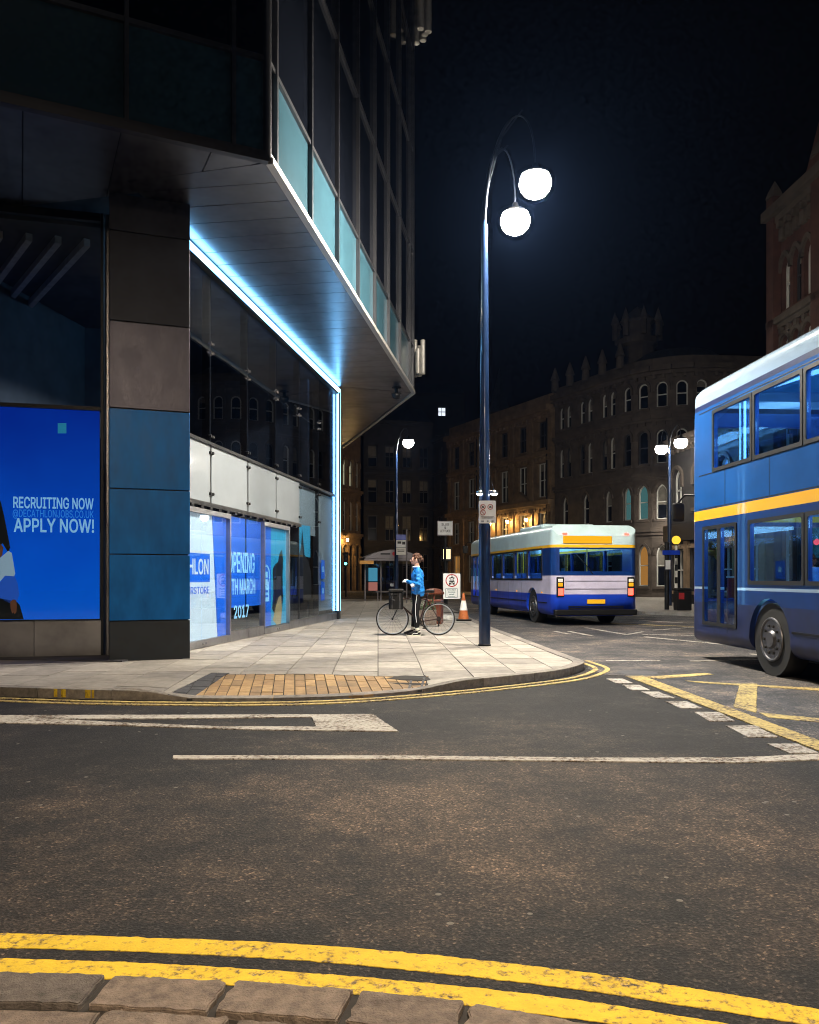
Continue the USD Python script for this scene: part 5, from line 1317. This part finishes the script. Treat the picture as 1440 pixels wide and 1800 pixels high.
# 2: gothic building with a rounded corner
t = thing('gothic_building', 'dark gothic stone building with round corner and pairs of arched windows', 'building')
A0 = np.array([10.62, 59.75]); A1 = np.array([13.7, 53.3])
corner = [A1]
cen = A1 + np.array([4.3, 1.9])
rr = np.linalg.norm(A1 - cen); a_0 = math.atan2(*(A1 - cen)[::-1])
for k in range(1, 6): corner.append(cen + rr * np.array([math.cos(a_0 + k * .26), math.sin(a_0 + k * .26)]))
end = corner[-1] + np.array([9.0, .9])
segs = [(A0, A1, 3)] + [(corner[i], corner[i + 1], 1) for i in range(5)] + [(corner[-1], end, 4)]
for (p, q, n_) in segs:
    pl = Plane(p, q); holes = []
    for k in range(n_):
        c = (k + .5) * pl.L / n_; hw = min(.36, pl.L / n_ * .28)
        for v0, v1, kind in ((.8, 3.4, 'point'), (5.0, 7.2, 'point'), (8.5, 10.6, 'round'), (12.0, 13.6, 'round')):
            pair = n_ > 1 and v0 > 7
            for o in ((-.42, .42) if pair else (0,)):
                h2 = .30 if pair else hw
                rm = M['room_dark']
                if v0 == 8.5 and rng.random() < .15: rm = M['room_amber']
                if v0 == 5.0 and n_ == 1 and rng.random() < .5: rm = M['room_teal']
                if v0 < 1 and rng.random() < .4: rm = M['room_amber']
                holes.append(win(t, pl, c + o - h2, c + o + h2, v0, v1, kind, rm, M['sash'] if v0 != 8.5 or rng.random() < .5 else M['sash_dark'], True, M['stone_dark']))
    wall(t, pl, 0, 14.3, holes, M['stone_dark'])
    for v, h, o in ((4.0, .5, .3), (7.5, .4, .25), (11.1, .4, .25), (14.0, .55, .45)): cornice(t, pl, v, h, o, M['stone_dark'], dent=v > 10)
    part(t, 'parapet', pl.box(0, pl.L, 14.56, 15.1, -.3, -.05), M['stone_dark'])
for f in (.0, .25, .5, .75, 1.):
    p = A0 + (A1 - A0) * f
    part(t, 'pinnacle', lathe([(0, 14.9), (.28, 14.9), (.24, 15.7), (.34, 15.72), (.05, 16.6), (0, 16.65)], 8, (p[0], p[1], 0)), M['stone_dark'])
part(t, 'roof', lathe([(0, 14.9), (rr - .5, 14.9), (rr * .5, 16.2), (0, 16.4)], 24, (cen[0], cen[1], 0)), M['slate'])
tw_ = part(t, 'turret', lathe([(0, 15), (1.2, 15), (1.2, 17.6), (1.45, 17.8), (1.45, 18.2), (1.0, 18.3), (1.0, 19.3), (1.25, 19.5), (.3, 20.4), (0, 20.6)], 8, (cen[0] - 1.8, cen[1] + 3, 0)), M['stone_dark'])
part(tw_, 'finials', [lathe([(0, 18.2), (.2, 18.2), (.2, 19.2), (.3, 19.3), (0, 20.2)], 6, (cen[0] - 1.8 + 1.6 * math.cos(a), cen[1] + 3 + 1.6 * math.sin(a), 0)) for a in np.arange(8) * TAU / 8], M['stone_dark'])

# 3: pub beside the rounded corner
t = thing('pub_building', 'dark two storey pub with gold lettering and lit warm pilasters behind the nearer bus', 'building')
PB = Plane((12.9, 41.0), (14.0, 32.0)); holes = []
for k in range(4):
    c = (k + .5) * PB.L / 4
    holes.append(win(t, PB, c - .7, c + .7, .7, 2.7, 'flat', pick(.6, M['room_dark'], M['room_amber']), M['sash'], True, M['stone_warm']))
    holes.append(win(t, PB, c - .5, c + .5, 4.6, 6.6, 'round', pick(.3, M['room_dark'], M['room_white']), M['sash'], True, M['stone_dark']))
wall(t, PB, 0, 8.0, holes, M['stone_black'])
part(t, 'fascia', PB.box(0, PB.L, 3.1, 3.9, .004, .22), M['print_black'])
M['gold'] = pbr('gold_leaf', (.75, .45, .10), .3, .9)
part(t, 'lettering', PB.text('GREENE KING', PB.L - 5.4, 3.35, .30, .225, width=2.8, bold=True), M['gold'])
cornice(t, PB, 7.6, .5, .35, M['stone_dark']); roof(t, PB, 8.0, 2.0, 8, M['slate'])
for k in range(5):
    c = min(max(k * PB.L / 4, .22), PB.L - .22)
    part(t, 'pilaster', PB.box(c - .2, c + .2, 0, 3.08, .004, .14), M['stone_warm'])
PE = Plane((12.9 + 8, 43.), (12.9, 41.0))
wall(t, PE, 0, 8.0, [], M['stone_black'])
gq = PB.A + PB.u * (PB.L - 3.9) + PB.w * .3
t = thing('griffin_statue', 'small golden winged griffin figure fixed to the dark pub front', 'statue', (gq[0], gq[1], 2.15))
pts = lambda o: np.array(o, float)
gm = [blob([((-.25, 0, .25), .13), ((.2, 0, .3), .16)]), *chain([((.22, 0, .38), .11), ((.36, 0, .6), .08), ((.48, 0, .62), .06), ((.58, 0, .58), .02)], 12), *chain([((-.3, 0, .25), .05), ((-.5, 0, .35), .035), ((-.55, 0, .6), .025)], 10)]
for x, z in ((-.28, .2), (.22, .2)):
    for s in (-.07, .07): gm += chain([((x, s, z), .06), ((x - .05, s, .1), .045), ((x + .02, s, .02), .04)], 10)
part(t, 'body', merge(gm, .05, 2), M['gold'], True)
for s in (-1, 1): part(t, 'wing', [tm(m3.Manifold.batch_hull([m3.Manifold.sphere(.03, 8).translate(p_) for p_ in ((.1, s * .12, .42), (-.15, s * .2, .4), (-.45, s * .25, .85), (-.1, s * .22, .78))]))], M['gold'])

# 4: tall red brick building on the right
t = thing('brick_building', 'tall ornate red brick building above the nearer bus at the right edge', 'building')
for (p, q, top, offs) in (((14.05, 31.6), (14.35, 24.6), 15.2, 0), ((14.0, 24.5), (14.45, 15.0), 17.2, 1)):
    pl = Plane(p, q); n_ = 2 if not offs else 3; holes = []
    for k in range(n_):
        c = (k + .5) * pl.L / n_
        for v0, v1, kind in ((1., 3.4, 'flat'), (5.0, 7.2, 'round'), (8.2, 10.4, 'round'), (11.4, 13.4, 'point')):
            for o in (-.8, 0, .8):
                holes.append(win(t, pl, c + o - .30, c + o + .30, v0, v1, kind, M['room_dark'], M['sash'] if o else M['sash_dark'], True, M['stone_dark'], sill=False))
    wall(t, pl, 0, top, holes, M['brick_red'])
    for v, h, o in ((4.0, .5, .3), (7.5, .35, .25), (10.75, .4, .3), (top - .45, .6, .5)): cornice(t, pl, v, h, o, M['stone_dark'])
    for k in range(n_ + 1):
        c = min(max(k * pl.L / n_, .3), pl.L - .3)
        part(t, 'buttress', pl.box(c - .28, c + .28, 0, top + .6, .004, .30), M['brick_red'])
        pp = pl.A + pl.u * c
        part(t, 'pinnacle', lathe([(0, top + .6), (.36, top + .6), (.26, top + .85), (.0, top + 1.3)], 6, (pp[0] - .1, pp[1], 0)), M['stone_dark'])
    part(t, 'frieze', [pl.box(.7 + .5 * k, 1.0 + .5 * k, top - 1.2, top - .75, .004, .16) for k in range(int((pl.L - 1.2) / .5))], M['stone_dark'], kind='stuff')
    part(t, 'gable', pl.poly([(pl.L * .3, top + .16), (pl.L * .7, top + .16), (pl.L * .5, top + 2.4)], -.3, -.0), M['brick_red'])
    part(t, 'roof', pl.put(trimesh.Trimesh(np.array([(0, top, -.3), (pl.L, top, -.3), (pl.L, top + 3, -4), (0, top + 3, -4), (pl.L, top, -8), (0, top, -8)]), np.array([(0, 1, 2), (0, 2, 3), (3, 2, 4), (3, 4, 5), (0, 3, 5), (1, 4, 2), (0, 5, 4), (0, 4, 1)]), process=False)), M['slate'])
wall(t, Plane((22, 31.9), (14.05, 31.65)), 0, 15.2, [], M['brick_red'])

# 5: far end of the street
t = thing('arcade_building', 'warm-lit arched stone building at the far end of the street left of the shelter', 'building')
AB = Plane((-9.0, 66.0), (-4.55, 76.0)); holes = []
nb = 9; bw_ = AB.L / nb
for k in range(nb):
    c = (k + .5) * bw_
    holes.append(win(t, AB, c - .42, c + .42, .15, 4.3, 'round', M['room_dark'], M['sash_dark'], True, M['stone_warm'], sill=False))
    holes.append(win(t, AB, c - .34, c + .34, 5.6, 8.3, 'round', M['room_dark'], M['sash'], True, M['stone_warm']))
    holes.append(win(t, AB, c - .34, c + .34, 9.6, 12.0, 'round', M['room_lit'] if k in (7, 6) else M['room_dark'], M['sash'], True, M['stone_warm']))
wall(t, AB, 0, 15.5, holes, M['stone_warm'])
for v, h, o in ((4.9, .45, .3), (8.9, .4, .3), (15.2, .6, .5)): cornice(t, AB, v, h, o, M['stone_warm'], dent=v > 10)
for k in range(nb + 1):
    part(t, 'column', AB.cyl((min(max(k * bw_, .12), AB.L - .12), 0, .08), (min(max(k * bw_, .12), AB.L - .12), 3.3, .08), .11), M['stone_warm'])
roof(t, AB, 15.6, 2.5, 10, M['slate'])
for k in (6,):
    p3 = AB.A + AB.u * (k * bw_) + AB.w * .6
    l_ = thing('wall_lamp', 'warm wall lamp over the arcade of the arched building', 'wall lamp', (p3[0], p3[1], 4.7))
    part(l_, 'glass', lathe([(0, -.16), (.09, -.12), (.12, .06), (0, .06)], 10), M['sconce'], True)
    part(l_, 'cap', lathe([(0, .20), (.15, .065), (0, .065)], 10), M['black'])
    part(l_, 'bracket', cyl((0, 0, .1), tuple(-AB.w * .58 + [0, 0, .1]), .03), M['black'])
for nm, lb, A_2, B_2, top, mt, nb, rows in (
    ('stone_building', 'dark four storey stone building behind the shelter and the slim lamp', (-4.3, 77.0), (2.2, 78.5), 16.2, 'stone_black', 4, ((1., 3.6), (4.8, 7.2), (8.4, 10.6), (11.8, 13.8))),
    ('corner_block', 'black corner block between the pub sign and the classical building', (2.3, 78.5), (3.5, 74.8), 14.5, 'stone_black', 1, ((1., 3.4), (5., 7.), (8.4, 10.4), (11.4, 13.2))),
    ('tower_block', 'plain black tower block with one lit square window above the street end', (-3.5, 96.), (6.5, 96.5), 23., 'stone_black', 5, ())):
    t = thing(nm, lb, 'building'); pl = Plane(A_2, B_2); holes = []; bw_ = pl.L / nb
    for k in range(nb):
        c = (k + .5) * bw_
        for v0, v1 in rows: holes.append(win(t, pl, c - .45, c + .45, v0, v1, 'flat', M['room_dark'], M['sash_dark'], True, M[mt]))
    if not rows:
        g = pl.uv(777, 723.5); holes.append(win(t, pl, g[0] - .48, g[0] + .48, g[1] - .55, g[1] + .55, 'flat', M['room_white'], M['sash_dark'], None, M[mt]))
        for k in range(nb):
            for v0 in (5, 9, 13, 16.5):
                c = (k + .5) * bw_
                holes.append(win(t, pl, c - .5, c + .5, v0, v0 + 1.6, 'flat', M['room_dark'], M['sash_dark'], None, M[mt]))
    wall(t, pl, 0, top, holes, M[mt])
    for v in ((4.1, 7.7, 11., top - .4) if rows else (top - .4,)): cornice(t, pl, v, .4, .3, M[mt], dent=False)
    roof(t, pl, top, 2.2, 9, M['slate'])
    part(t, 'side_wall', Plane(B_2, (B_2[0] - pl.w[0] * 9, B_2[1] - pl.w[1] * 9)).box(.31, 9, 0, top, -.3, -.01), M[mt])
p = V(878, 712, 82.)
t = thing('roof_spire', 'slender slate spire rising behind the classical building beside the tall lamp', 'spire', (p[0], p[1], 0))
part(t, 'spire_cone', lathe([(0, 17.9), (1.05, 17.9), (.03, 22.2), (0, 22.3)], 4), M['slate'])
part(t, 'spire_base', lathe([(0, 0), (.8, 0), (.8, 17.5), (1.05, 17.6), (1.05, 17.88), (0, 17.89)], 4), M['stone_dark'])

# ------------------------------------------------------------------ thin haze added for a glow round the lamps
haze_m = usdkit.material(stage, '/World/Looks/night_haze', {'v': ('principled_volume', {'color': (.22, .42, 1.0), 'density': .0001, 'anisotropy': .72})}, [], volume='v.volume')
one('haze', bx(-70, 70, -62, 125, -1.3, 32), haze_m, None, None, kind='stuff')
